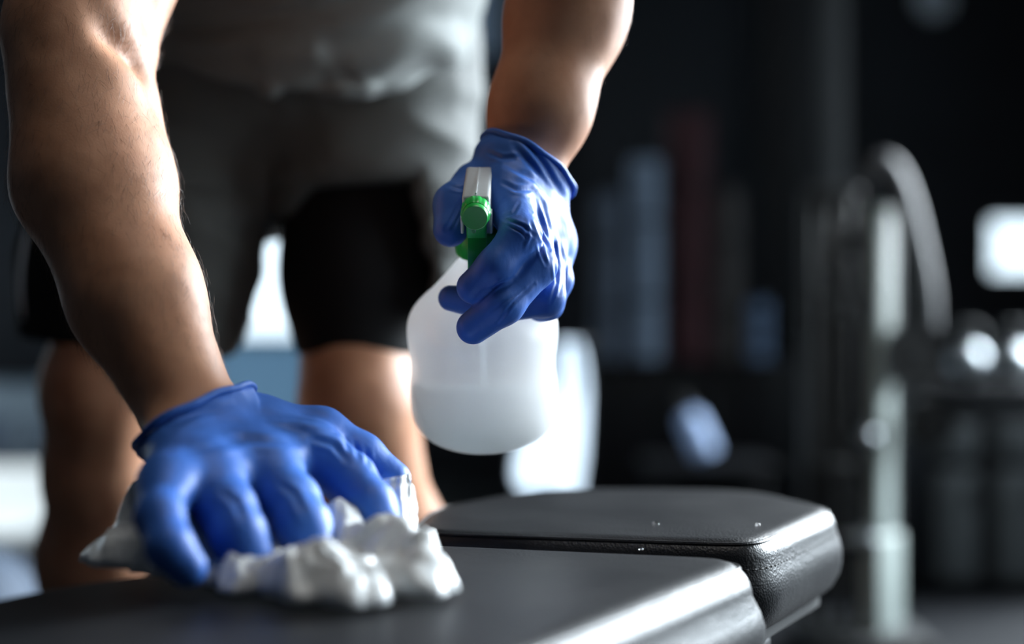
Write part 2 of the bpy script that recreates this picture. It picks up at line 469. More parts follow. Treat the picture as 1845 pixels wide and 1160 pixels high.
tag(box('floor', (XL - T, YF - T, -0.1), (XR + T, YB + T, 0.0), M_floor, bev=0), kind='structure')
tag(box('ceiling', (XL - T, YF - T, ZT), (XR + T, YB + T, ZT + 0.1), M_ceil, bev=0), kind='structure')
def window(name, axis, at, h, nm):
    u0, u1, z0, z1 = h; w = 0.045; bm = bmesh.new()
    def bar(a, b, c, d):
        if axis == 'x': bm_box(bm, (at - 0.03, a, c), (at + 0.03, b, d), 0.004)
        else: bm_box(bm, (a, at - 0.03, c), (b, at + 0.03, d), 0.004)
    bar(u0, u1, z0, z0 + w); bar(u0, u1, z1 - w, z1); bar(u0, u0 + w, z0, z1); bar(u1 - w, u1, z0, z1)
    for i in range(1, nm):
        u = u0 + (u1 - u0) * i / nm; bar(u - 0.015, u + 0.015, z0, z1)
    root = empty(name, (0, 0, 0)); root['kind'] = 'structure'
    from_bm('window_frame', bm, M_frame, root, auto=40)
    if axis == 'x': box('pane', (at - 0.004, u0 + w, z0 + w), (at + 0.004, u1 - w, z1 - w), M_glass, root, 0)
    else: box('pane', (u0 + w, at - 0.004, z0 + w), (u1 - w, at + 0.004, z1 - w), M_glass, root, 0)
    return root
window('window_1', 'x', XR + 0.07, H_right[0], 2)
window('window_2', 'x', XR + 0.07, H_right[1], 2)
window('window_3', 'y', YB + 0.07, H_back[1], 1)
window('window_4', 'x', XL - 0.07, H_left[0], 2)
# glazed back door: clear upper pane, frosted lower pane
dr = empty('door_1', (0, 0, 0)); dr['kind'] = 'structure'
bm = bmesh.new(); u0, u1, _, z1 = H_back[0]
for a, b, c, d in ((u0, u0 + .04, 0, z1), (u1 - .04, u1, 0, z1), (u0, u1, z1 - .06, z1), (u0, u1, 0.0, 0.06), (u0, u1, .515, .535)):
    bm_box(bm, (a, YB + 0.04, c), (b, YB + 0.10, d), 0.004)
from_bm('door_frame', bm, M_frame, dr, auto=40)
box('pane', (u0 + .04, YB + .066, .535), (u1 - .04, YB + .074, z1 - .06), M_glass, dr, 0)
box('frosted_pane', (u0 + .04, YB + .066, .06), (u1 - .04, YB + .074, .515), M_frost, dr, 0)
tube('door_handle', [(u1 - .02, YB - .02, .85), (u1 - .02, YB - .02, 1.15)], .012, M_steel, dr)
for i, (a, b, nm) in enumerate((((XL, YB - .015, 0), (-1.42, YB, .1), 'baseboard_back'), ((XL, YF, 0), (XL + .015, YB, .1), 'baseboard_left'), ((XR - .015, YF, 0), (XR, YB, .1), 'baseboard_right'))):
    tag(box(nm, a, b, M_paintblack, bev=0.003), kind='structure')
tag(box('trim_1', (0.30, YB - .03, 1.18), (0.98, YB, 2.6), M_mesh, bev=.004), kind='structure')
tag(box('pillar', (0.885, 4.98, 0), (1.075, 5.2, ZT), M_paintblack, bev=.006), kind='structure')

# ------------------------------------------------------------------ the bench
H_PAD = 0.448
def rounded_outline(corners, seg=14):
    """corners: (x, y, radius) counter-clockwise -> closed list of 2-D points with outward normals"""
    pts = []
    n = len(corners)
    for i in range(n):
        p = np.array(corners[i][:2]); r = corners[i][2]
        a = np.array(corners[i - 1][:2]); b = np.array(corners[(i + 1) % n][:2])
        u = (a - p) / np.linalg.norm(a - p); v = (b - p) / np.linalg.norm(b - p)
        ang = math.acos(np.clip(u @ v, -1, 1)); t = r / math.tan(ang / 2)
        bis = (u + v) / np.linalg.norm(u + v); c = p + bis * r / math.sin(ang / 2)
        s0 = p + u * t - c; s1 = p + v * t - c
        a0 = math.atan2(s0[1], s0[0]); a1 = math.atan2(s1[1], s1[0])
        while a1 < a0: a1 += 2 * math.pi
        for k in range(seg + 1):
            th = a0 + (a1 - a0) * k / seg
            pts.append(c + r * np.array([math.cos(th), math.sin(th)]))
    # resample evenly
    pts.append(pts[0]); pts = np.array(pts); L = np.r_[0, np.cumsum(np.linalg.norm(np.diff(pts, axis=0), axis=1))]
    N = int(L[-1] / 0.006)
    s = np.linspace(0, L[-1], N, endpoint=False)
    Q = np.stack([np.interp(s, L, pts[:, 0]), np.interp(s, L, pts[:, 1])], 1)
    for _ in range(6): Q = 0.5 * Q + 0.25 * (np.roll(Q, 1, 0) + np.roll(Q, -1, 0))
    tng = np.roll(Q, -1, 0) - np.roll(Q, 1, 0); tng /= np.linalg.norm(tng, axis=1)[:, None]
    nrm = np.stack([tng[:, 1], -tng[:, 0]], 1)
    return Q, nrm
def make_pad(name, corners, ztop, thick, er, crown, parent, bulge=0.004):
    Q, nrm = rounded_outline(corners); N = len(Q); c0 = Q.mean(0)
    rows = []
    rows.append((0.018, -thick)); rows.append((0.006, -thick + 0.001)); rows.append((0.002, -thick + 0.005))
    for t in (0.2, 0.4, 0.6, 0.8): rows.append((-bulge * math.sin(t * math.pi), -thick + 0.006 + t * (thick - 0.006 - er)))
    for k in range(0, 9):
        a = math.pi / 2 * k / 8; rows.append((er * (1 - math.cos(a)), -er + er * math.sin(a)))
    rings = []
    # seam groove where the top panel is sewn to the side band
    for inset, z in rows:
        q = Q - nrm * inset; rings.append(np.c_[q, np.full(N, ztop + z)])
    last = Q - nrm * er
    fr = [0.97, 0.93, 0.86, 0.75, 0.6, 0.42, 0.22]
    for f in fr:
        q = c0 + (last - c0) * f
        z = ztop + crown * (1 - f * f) + 0.0006 * np.sin(q[:, 0] * 60) * (1 - f)
        rings.append(np.c_[q, z])
    rings.append(np.array([[c0[0], c0[1], ztop + crown]]))
    bm = bmesh.new(); RV = [[bm.verts.new(p) for p in R] for R in rings]
    for A, B in zip(RV[:-1], RV[1:]):
        for k in range(N):
            k2 = (k + 1) % N
            if len(B) == 1: bm.faces.new((A[k], A[k2], B[0]))
            else: bm.faces.new((A[k], A[k2], B[k2], B[k]))
    bm.faces.new(RV[0][::-1])
    pad = from_bm(name, bm, M_vinyl, parent, smooth=True)
    # piping along the seam and two rows of stitches
    s = er * 0.42
    zz = ztop - er + math.sqrt(max(er * er - (er - s) ** 2, 0))
    path = np.c_[Q - nrm * (s - 0.0004), np.full(N, zz)]
    tube('piping_or_rim', path, 0.0013, M_vinyl, pad, seg=6, closed=True)
    bm = bmesh.new()
    for row_in, row_z in ((-0.0012, ztop - er - 0.0035), ):
        step = 1
        for i in range(0, N, step):
            q = Q[i] - nrm[i] * (row_in + 0.0005); t = np.array([-nrm[i][1], nrm[i][0]])
            zr = row_z
            bm_tube(bm, [(*(q - t * 0.0017), zr), (*(q + t * 0.0017), zr)], 0.0008, 6)
    st = from_bm('stitching', bm, M_thread, pad, smooth=True)
    # base board under the cushion
    bm = bmesh.new(); A = [bm.verts.new((*(Q[i] - nrm[i] * 0.012), ztop - thick - 0.010)) for i in range(N)]
    B = [bm.verts.new((*(Q[i] - nrm[i] * 0.012), ztop - thick + 0.002)) for i in range(N)]
    for k in range(N): bm.faces.new((A[k], A[(k + 1) % N], B[(k + 1) % N], B[k]))
    bm.faces.new(A[::-1]); bm.faces.new(B)
    from_bm('base_board', bm, M_board, pad, auto=40)
    return pad

bench = empty('weight_bench', (0.0, 0.7, 0.0), 'black vinyl padded gym bench in front, being wiped by the gloved hand', 'bench')
bench_inv = Vector((0, -0.7, 0))
bn = empty('tmp')
pad1 = make_pad('back_pad', [(-0.276, 0.124, .05), (0.160, 0.864, .030), (-0.078, 0.930, .06), (-0.255, 0.775, .12), (-0.520, 0.300, .05)], H_PAD, 0.070, 0.020, 0.0015, bench, .008)
pad2 = make_pad('seat_pad', [(-0.075, 0.955, .03), (0.158, 0.902, .028), (0.2495, 1.075, .045), (0.205, 1.205, .07), (0.02, 1.215, .10), (-0.065, 1.08, .08)], H_PAD + 0.002, 0.062, 0.015, 0.0015, bench, .005)
for p_ in (pad1, pad2): p_.location = (0, -0.7, 0)
bpy.data.objects.remove(bn)
def bpart(name, fn, m):
    bm = bmesh.new(); fn(bm); o = from_bm(name, bm, m, bench, auto=40); o.location = (0, -0.7, 0); return o
FR = Matrix.Translation((-.02, .80, 0)) @ Matrix.Rotation(math.radians(-26), 4, 'Z')
def f_frame(bm):
    bm_box(bm, (-.035, -.62, .29), (.035, .36, .345), .006, FR)
    for yy in (-.50, -.08, .22): bm_box(bm, (-.10, yy - .03, .335), (.10, yy + .03, .375), .004, FR)
bpart('frame', f_frame, M_paintblack)
for (yy, w) in ((-.48, .50), (.26, .40)):
    bpart('leg', lambda bm: bm_box(bm, (-.03, yy - .03, .03), (.03, yy + .03, .30), .005, FR), M_paintblack)
    bpart('foot_bar', lambda bm: bm_box(bm, (-w / 2, yy - .03, 0), (w / 2, yy + .03, .045), .006, FR), M_paintblack)

# water beads
def drop(loc, r, hgt, label):
    prof = [(r, 0)] + [(r * math.cos(a), hgt * math.sin(a)) for a in np.linspace(0.15, math.pi / 2 - 0.1, 7)] + [(0, hgt)]
    bm = bmesh.new(); bm_lathe(bm, [(0, 0)] + prof, 20)
    o = from_bm('water_drop', bm, M_water, smooth=True); o.location = loc
    tag(o, label, 'water drop', 'water drops on the bench')
def onpad(px, py, z=H_PAD + 0.0008):
    d = (CAMZ - z) * FPX / (py - 580.0); p = P(px, py, d); return (p[0], p[1], z)
drop(onpad(1155, 990), .0016, .0014, 'tiny bright water bead on the far rim of the front pad')
drop(onpad(694, 1082), .0022, .0018, 'water bead beside the crumpled paper towel, nearest the camera')
drop(onpad(812, 1046), .0030, .0010, 'flat wet drop just right of the paper towel tip')
drop(onpad(1182, 944, H_PAD + .0028), .0018, .0015, 'water bead near the middle of the rear pad')
drop(onpad(1366, 946, H_PAD + .0028), .0016, .0014, 'water bead towards the right end of the rear pad')

# ------------------------------------------------------------------ the person
person = empty('person', (-0.25, 1.42, 0.0), 'person in grey shirt and shorts with blue gloves, leaning over the bench with spray bottle', 'person')
# --- joints
E1, W1 = P(128, 40, .95), P(345, 752, .855)            # arm that wipes (left in the picture)
A1, B1 = P(172, 330, .925), P(247, 540, .89)
S1 = np.array([-.26, 1.15, 1.07])
W2 = P(946, 292, .985); E2 = np.array([.0700, 1.0, .935]); S2 = np.array([.13, 1.2, 1.13])
F2 = P(1022, 20, 1.012)
HIPL, HIPR = np.array([-.345, 1.43, .82]), np.array([-.155, 1.43, .82])
KR, KL = P(645, 735, 1.34), P(182, 700, 1.365)
AR, AL = np.array([-.125, 1.45, .09]), np.array([-.43, 1.50, .09])
CR, CL = P(690, 975, 1.385), P(165, 1015, 1.42)
PEL = np.array([-.25, 1.42, .86]); CH = np.array([-.10, 1.20, 1.08]); NK = np.array([-.055, 1.13, 1.18])
HD = np.array([-.035, 1.03, 1.29])
TA = (CH - PEL) / np.linalg.norm(CH - PEL)
LAT = S2 - S1; LAT -= TA * (LAT @ TA); LAT /= np.linalg.norm(LAT)
FRONT = np.cross(TA, LAT); FRONT /= np.linalg.norm(FRONT)
if FRONT[1] > 0: FRONT = -FRONT

# --- hands: joint chains, thumb last
HAND1 = dict(
    wrist=W1, fingers=[
        ([P(560, 812, .842), P(628, 862, .835), P(668, 912, .815), P(694, 960, .800)], [.0160, .0155, .0142, .0120]),   # index
        ([P(476, 842, .815), P(522, 905, .790), P(546, 950, .775), P(562, 988, .768)], [.0168, .0165, .0155, .0130]),   # middle
        ([P(376, 858, .785), P(408, 920, .763), P(430, 966, .750), P(450, 1000, .748)], [.0165, .0160, .0148, .0124]),  # ring
        ([P(302, 872, .762), P(288, 930, .732), P(306, 985, .716), P(338, 1022, .716)], [.0135, .0122, .0112, .0100])], # little
    thumb=([P(468, 768, .862), P(578, 782, .868), P(650, 824, .868), P(706, 864, .866)], [.0165, .0160, .0142, .0118]))
HAND2 = dict(
    wrist=W2, fingers=[
        ([P(918, 352, .948), P(938, 426, .907), P(893, 482, .900), P(853, 517, .905)], [.0140, .0128, .0122, .0108]),
        ([P(955, 388, .960), P(966, 480, .915), P(908, 548, .902), P(853, 590, .908)], [.0142, .0130, .0124, .0108]),
        ([P(985, 418, .972), P(982, 535, .938), P(895, 552, .938), P(812, 537, .948)], [.0138, .0128, .0114, .0085]),
        ([P(996, 440, .990), P(1000, 505, .968), P(985, 548, .962), P(945, 556, .966)], [.0130, .0115, .0108, .0095])],
    thumb=([P(915, 300, .978), P(856, 335, .968), P(820, 368, .948), P(812, 414, .938)], [.0160, .0145, .0135, .0115]))

def hand_prims(f, H, off, kf=0.005):
    w = H['wrist']; MC = [c[0][0] for c in H['fingers']]; th = H['thumb']
    up = np.cross(MC[0] - MC[3], np.mean(MC, 0) - w); up /= np.linalg.norm(up)
    if up[2] < 0: up = -up
    for i, (pts, rs) in enumerate(H['fingers']):
        m = pts[0]; base = w + (m - w) * 0.12
        f.cone(base, m, .017 - off, rs[0] + .0005 - off, 0.014)
        f.cone(m, m + (pts[1] - m) * .35, rs[0] - off, rs[0] - .0004 - off, 0.012)
    for a, b in zip(MC[:-1], MC[1:]): f.cone(a, b, .0115 - off, .0115 - off, 0.010)
    palm = w + (np.mean(MC, 0) - w) * 0.55
    f.ell(palm - up * 0.004, np.array([.034, .036, .017]) - off, 0.014, axes=[(MC[0] - MC[3]) / np.linalg.norm(MC[0] - MC[3]), (np.mean(MC, 0) - w) / np.linalg.norm(np.mean(MC, 0) - w), up])
    f.cone(w, th[0][0], .022 - off, th[1][0] - off, 0.014)
    f.cone(th[0][0], MC[0] + (w - MC[0]) * .25, .013 - off, .011 - off, 0.014)
    f.chain(th[0], [r - off for r in th[1]], k=0.008, kin=0.006)
    for pts, rs in H['fingers']:
        f.chain(pts, [r - off for r in rs], k=kf, kin=0.005)

def arm_prims(f, off=0.0):
    # wiping arm
    f.cone(S1, S1 + (E1 - S1) * .5, .056, .050, .02); f.cone(S1 + (E1 - S1) * .5, E1, .050, .036, .02)
    f.cone(P(235, -80, 1.02), P(226, 80, .985), .042, .022, .012)              # biceps above the crook
    f.cone(P(218, 130, .972), P(240, 330, .940), .020, .022, .02)       # inner forearm flexors
    f.cone(E1, A1, .0410, .0455, .02); f.cone(A1, B1, .0455, .0385, .02); f.cone(B1, W1, .0385, .0285, .02)
    f.cone(P(110, 80, .94), P(132, 330, .915), .031, .030, .02); f.cone(P(132, 330, .915), P(215, 500, .895), .030, .026, .02)
    # spraying arm
    f.cone(S2, E2 + (S2 - E2) * .4, .058, .052, .02); f.cone(E2 + (S2 - E2) * .4, E2, .052, .040, .02)
    f.cone(E2, F2, .040, .0405, .02); f.cone(F2, W2 + (F2 - W2) * .35, .0405, .034, .02)
    f.cone(W2 + (F2 - W2) * .35, W2, .033, .0265, .02)
def leg_prims(f, g=0.0):
    for h, kn, c, an, s in ((HIPR, KR, CR, AR, 1), (HIPL, KL, CL, AL, -1)):
        f.cone(h, h + (kn - h) * .6, .080 + g, .063 + g, .03); f.cone(h + (kn - h) * .6, kn, .063 + g, .050 + g * .4, .03)
        if g: continue
        mid = kn + (c - kn) * .45
        f.cone(kn, mid, .050, .046, .03); f.cone(mid, c + np.array([0, .02, 0]), .046, .054, .03)
        f.cone(c + np.array([0, .02, 0]), an, .052, .034, .04)
        f.ell(kn + np.array([0, -.03, 0.0]), (.034, .028, .042), .03)
        f.cone(an + np.array([0, .03, -.045]), an + np.array([.015 * s, -.13, -.062]), .036, .026, .03)
def torso_prims(f, grow=0.0):
    fl = (FRONT, .66)
    f.cone(PEL - TA * .04, PEL + TA * .08, .165 + grow, .155 + grow, .05, fl)
    f.cone(PEL + TA * .08, CH, .155 + grow, .170 + grow, .05, fl)
    f.cone(S1, S2, .06 + grow, .06 + grow, .05)
def body():
    f = Field((-.62, .66, 0), (.26, 1.66, 1.46), 0.004)
    torso_prims(f); leg_prims(f)
    f.cone(PEL - LAT * .05, PEL + LAT * .05, .11, .11, .05)
    f.cone(CH, NK, .07, .058, .04); f.cone(NK, HD + np.array([0, .02, -.05]), .056, .056, .03)
    # head, face turned down towards the bench
    fd = np.array([-.05, -.72, -.69]); fd /= np.linalg.norm(fd); sd = np.array([1., 0, 0]); sd -= fd * (sd @ fd); sd /= np.linalg.norm(sd); upv = np.cross(sd, fd); upv *= -1 if upv[2] < 0 else 1
    f.ell(HD, (.074, .095, .10), .03, axes=[sd, fd, upv])
    f.ell(HD + fd * .025 - upv * .065, (.056, .062, .06), .03, axes=[sd, fd, upv])
    f.ell(HD + fd * .07 - upv * .112, (.022, .018, .018), .02, axes=[sd, fd, upv])                     # chin
    f.cone(HD + fd * .088 - upv * .005, HD + fd * .112 - upv * .048, .009, .014, .012)                  # nose
    f.cone(HD + fd * .082 - upv * .080 - sd * .02, HD + fd * .082 - upv * .080 + sd * .02, .010, .010, .008)  # lips
    for s in (-1, 1):
        f.ell(HD + fd * .092 - upv * .006 + sd * .032 * s, (.014, .010, .010), .012, axes=[sd, fd, upv], sub=True)
        f.cone(HD + fd * .086 + upv * .014 + sd * .018 * s, HD + fd * .074 + upv * .014 + sd * .05 * s, .010, .008, .012)
        f.ell(HD - fd * .005 - upv * .03 + sd * .078 * s, (.009, .018, .031), .008, axes=[sd, fd, upv])
    arm_prims(f)
    hand_prims(f, HAND1, .0030); hand_prims(f, HAND2, .0030)
    V, Fc = f.mesh(3)
    N = vnormals(V, Fc)
    V = V + N * (pnoise(V * 28) * .0016 + pnoise(V * 70) * .0004)[:, None]
    # fold lines in the crook of the wiping arm, tendons at the wrists
    for a, b, w, amp in ((P(150, -60, .90), P(200, 30, .905), .012, -.006), (P(200, 30, .905), P(232, 112, .935), .011, -.008), (P(232, 112, .935), P(262, 190, .94), .009, -.003)):
        d, t = seg_dist(V, a, b); V = V + N * (amp * np.exp(-(d / w) ** 2))[:, None]
    me = np_mesh('body', V, Fc)
    o = link('body', me, M_skin, person, True, True)
    # head hair and eyes
    g = Field(HD - .16, HD + .16, .004)
    g.ell(HD + upv * .012 - fd * .012, (.083, .098, .100), .02, axes=[sd, fd, upv])
    X, Y, Z = g.coords()
    g.cut(((X - HD[0]) * fd[0] + (Y - HD[1]) * fd[1] + (Z - HD[2]) * fd[2] - .052) - .6 * ((X - HD[0]) * upv[0] + (Y - HD[1]) * upv[1] + (Z - HD[2]) * upv[2]) , .01)
    g.cut(-((X - HD[0]) * upv[0] + (Y - HD[1]) * upv[1] + (Z - HD[2]) * upv[2]) - .045, .01)
    v, fc = g.mesh(2); v = v + vnormals(v, fc) * (pnoise(v * 60) * .006)[:, None]
    link('hair', np_mesh('hair', v, fc), M_hairhead, person, True, True)
    return V, N, f
BV, BN, BF = body()

# arm hair: fine tapered strands on the forearms
def arm_hair():
    vs_, fs_ = [], []
    def grow(cands, n, axis, lmin, lmax, rad):
        idx = rng.choice(cands, n)
        for i in idx:
            p = BV[i] + rng.normal(size=3) * .0015; nrm = BN[i]
            d = axis + rng.normal(size=3) * .35; d -= nrm * (d @ nrm) * .75
            d = d / np.linalg.norm(d) + nrm * rng.uniform(.08, .45); d /= np.linalg.norm(d)
            L = rng.uniform(lmin, lmax); side = np.cross(d, nrm); side /= np.linalg.norm(side) + 1e-9; oth = np.cross(side, d)
            b0 = len(vs_)
            for j, (t, r) in enumerate(((0, 1), (.5, .8), (1, .25))):
                c = p - nrm * .0008 + d * L * t - nrm * L * .25 * t * t + np.array([0, 0, -1]) * L * .12 * t * t
                for k in range(3):
                    a = 2 * math.pi * k / 3; vs_.append(c + (side * math.cos(a) + oth * math.sin(a)) * rad * r)
            for j in range(2):
                for k in range(3):
                    fs_.append((b0 + j * 3 + k, b0 + j * 3 + (k + 1) % 3, b0 + j * 3 + 3 + (k + 1) % 3, b0 + j * 3 + 3 + k))
    ax1 = (W1 - E1) / np.linalg.norm(W1 - E1); t1 = (BV - E1) @ ax1; L1 = np.linalg.norm(W1 - E1)
    d1, _ = seg_dist(BV, E1, W1)
    c = np.nonzero((t1 > -.02) & (t1 < L1 * .93) & (d1 < .085) & (BN[:, 1] < .35) & (BV[:, 0] < -.12))[0]
    out = np.array([-.55, -.1, -.2])
    grow(c, 5200, ax1 * .8 + out * .6, .005, .013, .00006)
    ax2 = (W2 - E2) / np.linalg.norm(W2 - E2); t2 = (BV - E2) @ ax2; d2, _ = seg_dist(BV, E2, W2)
    c = np.nonzero((t2 > 0) & (t2 < np.linalg.norm(W2 - E2) * .88) & (d2 < .07) & (BN[:, 1] < .4) & (BV[:, 0] > -.1))[0]
    grow(c, 500, ax2 * .8 + np.array([.25, 0, -.1]), .004, .008, .00006)
    me = np_mesh('arm_hair', np.array(vs_), np.array(fs_))
    tag(link('arm_hair', me, M_hair, person, True, True), kind='stuff')
arm_hair()

# gloves
def glove(H, cuff_c, cuff_n, cuff_r, cuff_flat, lo, hi, creases, wr, h=.0013, kf=.005):
    f = Field(lo, hi, h)
    hand_prims(f, H, 0.0, kf)
    w = H['wrist']; n = np.array(cuff_n, float); n /= np.linalg.norm(n)
    f.cone(w, cuff_c + n * .004, .0300, cuff_r, .014, cuff_flat)
    f.cone(w, cuff_c + n * .03, .0300, cuff_r + .003, .014, cuff_flat)
    X, Y, Z = f.coords(); f.cut((X - cuff_c[0]) * n[0] + (Y - cuff_c[1]) * n[1] + (Z - cuff_c[2]) * n[2], .003)
    V, Fc = f.mesh(2); N = vnormals(V, Fc)
    disp = pnoise(V * 45) * .0005
    # stretched wrinkles running round the wrist and over the back of the hand
    al = np.exp(-(np.linalg.norm(V - (w + cuff_c) / 2, axis=1) / wr[0]) ** 2)
    q = V @ wr[2] ; disp += al * wr[1] * np.sin(q * wr[3] + 5 * pnoise(V * 22))
    U = np.stack([V[:, 0] / V[:, 1], (V[:, 2] - CAMZ) / V[:, 1]], 1) * FPX * [1, -1] + [922.5, 580.0]
    for line, wd, amp in creases:      # line = a fold across the side of the hand that faces the bench end
        dm = np.full(len(V), 1e9); tm = np.zeros(len(V))
        ln = np.array(line, float); n_ = len(ln) - 1
        for i in range(n_):
            d, t = seg_dist(U, ln[i], ln[i + 1]); m = d < dm
            dm = np.where(m, d, dm); tm = np.where(m, (i + t) / n_, tm)
        e = np.sin(np.clip(tm, .03, .97) * math.pi) ** .6 * np.clip(.45 - N[:, 1] * 1.6, 0, 1)
        disp += amp * e * (np.exp(-(dm / wd) ** 2) - .6 * np.exp(-((dm - wd * 2.1) / wd) ** 2))
    V = V + N * disp[:, None]
    g = link('glove', np_mesh('glove', V, Fc), M_glove, person, True, True)
    # rolled bead round the cuff opening
    a = np.cross(n, (0, 0, 1)); a /= np.linalg.norm(a); b = np.cross(n, a)
    ring = []
    for k in range(72):
        th = 2 * math.pi * k / 72; d = a * math.cos(th) + b * math.sin(th)
        rr = np.linspace(.012, .075, 180); pp = cuff_c[None] - n * .0015 + d[None] * rr[:, None]
        ii = np.clip(((pp - f.lo) / f.h).round().astype(int), 0, f.n - 1); val = f.F[ii[:, 0], ii[:, 1], ii[:, 2]] - .0
        # distance ignoring the cut plane: walk inwards just below the rim
        pp2 = pp - n * .004; ii = np.clip(((pp2 - f.lo) / f.h).round().astype(int), 0, f.n - 1); val = f.F[ii[:, 0], ii[:, 1], ii[:, 2]]
        inside = np.nonzero(val < 0)[0]; r = rr[inside[-1]] if len(inside) else cuff_r
        ring.append(r)
    ring = np.array(ring)
    for _ in range(14): ring = .5 * ring + .25 * (np.roll(ring, 1) + np.roll(ring, -1))
    pts = [cuff_c + (a * math.cos(2 * math.pi * k / 72) + b * math.sin(2 * math.pi * k / 72)) * (ring[k] - .0003) + n * (.0006 * math.sin(k * .7)) for k in range(72)]
    bm = bmesh.new(); bm_tube(bm, pts, .0021, 10, closed=True)
    me = bpy.data.meshes.new('cuff_bead'); bmesh.ops.recalc_face_normals(bm, faces=bm.faces); bm.to_mesh(me); bm.free()
    o = bpy.data.objects.new('cuff_bead', me); COL.objects.link(o); me.materials.append(M_glove)
    me.polygons.foreach_set('use_smooth', [True] * len(me.polygons))
    o.parent = g
    bpy.context.view_layer.update(); o.matrix_parent_inverse = g.matrix_world.inverted()
    return g
cr1 = [([(335, 812), (439, 792), (535, 796)], 7, -.0012), ([(300, 770), (360, 742), (425, 730)], 6, -.0009), ([(560, 790), (600, 800), (625, 830)], 5, -.0014), ([(470, 760), (540, 765), (590, 775)], 6, .0009),
       ([(620, 790), (628, 812)], 4, -.0008), ([(640, 800), (646, 824)], 4, -.0008), ([(660, 812), (664, 836)], 4, -.0008), ([(398, 885), (425, 905), (440, 940)], 6, -.0008), ([(500, 870), (530, 890), (550, 930)], 6, -.0008)]
G1 = glove(HAND1, W1 + (B1 - W1) * .06 + np.array([.004, -.004, -.006]), np.array([-.52, .14, .82]), .0375, None, (-.31, .66, .42), (-.02, .95, .62), cr1,
      (.05, .0006, np.array([.2, .5, 1.]), 330))
cr2 = [([(908, 395), (943, 407), (962, 424)], 2.6, -.0010), ([(916, 407), (938, 417), (950, 430)], 2.2, -.0007), ([(962, 362), (980, 412), (997, 446)], 3.2, -.0013), ([(977, 366), (996, 430), (1003, 460)], 3.0, -.0011),
       ([(963, 390), (976, 424), (990, 450)], 2.6, -.0010), ([(972, 440), (977, 458), (984, 476)], 2.6, -.0010), ([(943, 250), (977, 295), (1011, 352)], 5, -.0012), ([(925, 262), (962, 302), (1000, 355)], 5, -.0013),
       ([(912, 297), (965, 325), (1004, 376)], 4.5, -.0012), ([(905, 330), (930, 342), (962, 342)], 3.5, -.0009), ([(926, 500), (900, 512), (875, 524)], 2.2, -.0006), ([(912, 501), (888, 520), (862, 543)], 2.2, -.0007),
       ([(962, 512), (925, 545), (896, 582)], 2.4, -.0008), ([(945, 520), (915, 540), (885, 560)], 2.2, -.0005), ([(801, 414), (818, 386), (829, 360)], 2.4, -.0007), ([(812, 420), (824, 396), (836, 375)], 2.2, -.0005),
       ([(808, 335), (830, 340), (850, 338)], 3, -.0008), ([(1008, 440), (1018, 480), (1008, 530)], 3, -.0009), ([(1000, 470), (1004, 510), (992, 545)], 2.6, -.0007), ([(880, 275), (905, 285), (935, 284)], 3.5, -.0009),
       ([(935, 365), (925, 385), (905, 392)], 2.4, -.0006), ([(950, 395), (955, 425), (945, 450)], 3, .0006)]
G2 = glove(HAND2, W2 + np.array([.002, .002, -.002]), np.array([.48, .25, .83]), .0318, None, (-.075, .86, .56), (.065, 1.05, .74), cr2,
      (.045, .0006, np.array([.5, .2, .9]), 360), .0009, .003)

# clothing
def wrinkle(V, N, sc, amp, stretch):
    q = V * np.array(stretch) * sc
    n = pnoise(q + .8 * np.stack([pnoise(q * .5 + 7), pnoise(q * .5 + 13), pnoise(q * .5 + 29)], 1))
    return V + N * (amp * (1 - 2.2 * np.abs(n)))[:, None]
f = Field((-.58, 1.16, .52), (.06, 1.62, 1.0), .0035)        # black inner shorts
f.cone(PEL - LAT * .05, PEL + LAT * .05, .10, .10, .05, (FRONT, .7))
leg_prims(f, .0065)
f.cone(P(150, 470, 1.385), P(150, 640, 1.372), .066, .060, .02)
X, Y, Z = f.coords()
f.cut((.558 - .10 * (X + .3)) * (X < -.25) + .559 * (X >= -.25) - Z + 0 * Y, .006)
V, Fc = f.mesh(2); link('inner_shorts', np_mesh('inner_shorts', V, Fc), M_comp, person, True, True)
f = Field((-.60, 1.12, .50), (.06, 1.64, 1.04), .0035)        # grey outer shorts
f.cone(PEL - TA * .06, PEL + TA * .10, .172, .160, .05, (FRONT, .72))
f.cone(PEL - LAT * .07, PEL + LAT * .07, .128, .128, .05, (FRONT, .9))
f.cone(HIPR + np.array([.01, -.01, .01]), P(695, 535, 1.365), .106, .087, .04)
f.cone(HIPL + np.array([.01, -.01, .01]), P(300, 640, 1.365), .122, .062, .035)
X, Y, Z = f.coords()
zh = np.interp(X, [-.6, -.42, -.385, -.245, -.2297, -.188, -.086, -.0636, 0], [.70, .70, .565, .562, .680, .722, .727, .61, .60])
f.cut((zh - Z + .10 * np.clip(Y - 1.34, 0, .2)) * .6, .008)
V, Fc = f.mesh(2); N = vnormals(V, Fc)
V = wrinkle(V, N, 9, .009, (.40, .5, 2.2)); N = vnormals(V, Fc); V = wrinkle(V, N, 22, .0022, (.6, .8, 1.5))
d, _ = seg_dist(V, P(545, 180, 1.25), P(470, 440, 1.3)); V = V + N * (-.006 * np.exp(-(d / .008) ** 2))[:, None]
so = link('shorts', np_mesh('shorts', V, Fc), M_shorts, person, True, True)
tube('piping_or_rim', catmull([P(62, 375, 1.30), P(45, 430, 1.31), P(36, 500, 1.32), P(40, 560, 1.33), P(58, 600, 1.34)], 8), .0024, M_lit_rim, person, 8, world=True)  # pale strand stands in for the lit rim along the shorts' edge
f = Field((-.52, .98, .74), (.26, 1.6, 1.30), .004)           # shirt
torso_prims(f, .010)
f.cone(PEL - TA * .10, PEL + TA * .06, .178, .172, .05, (FRONT, .74))
f.cone(PEL + FRONT * .06, CH + FRONT * .03, .12, .12, .06)
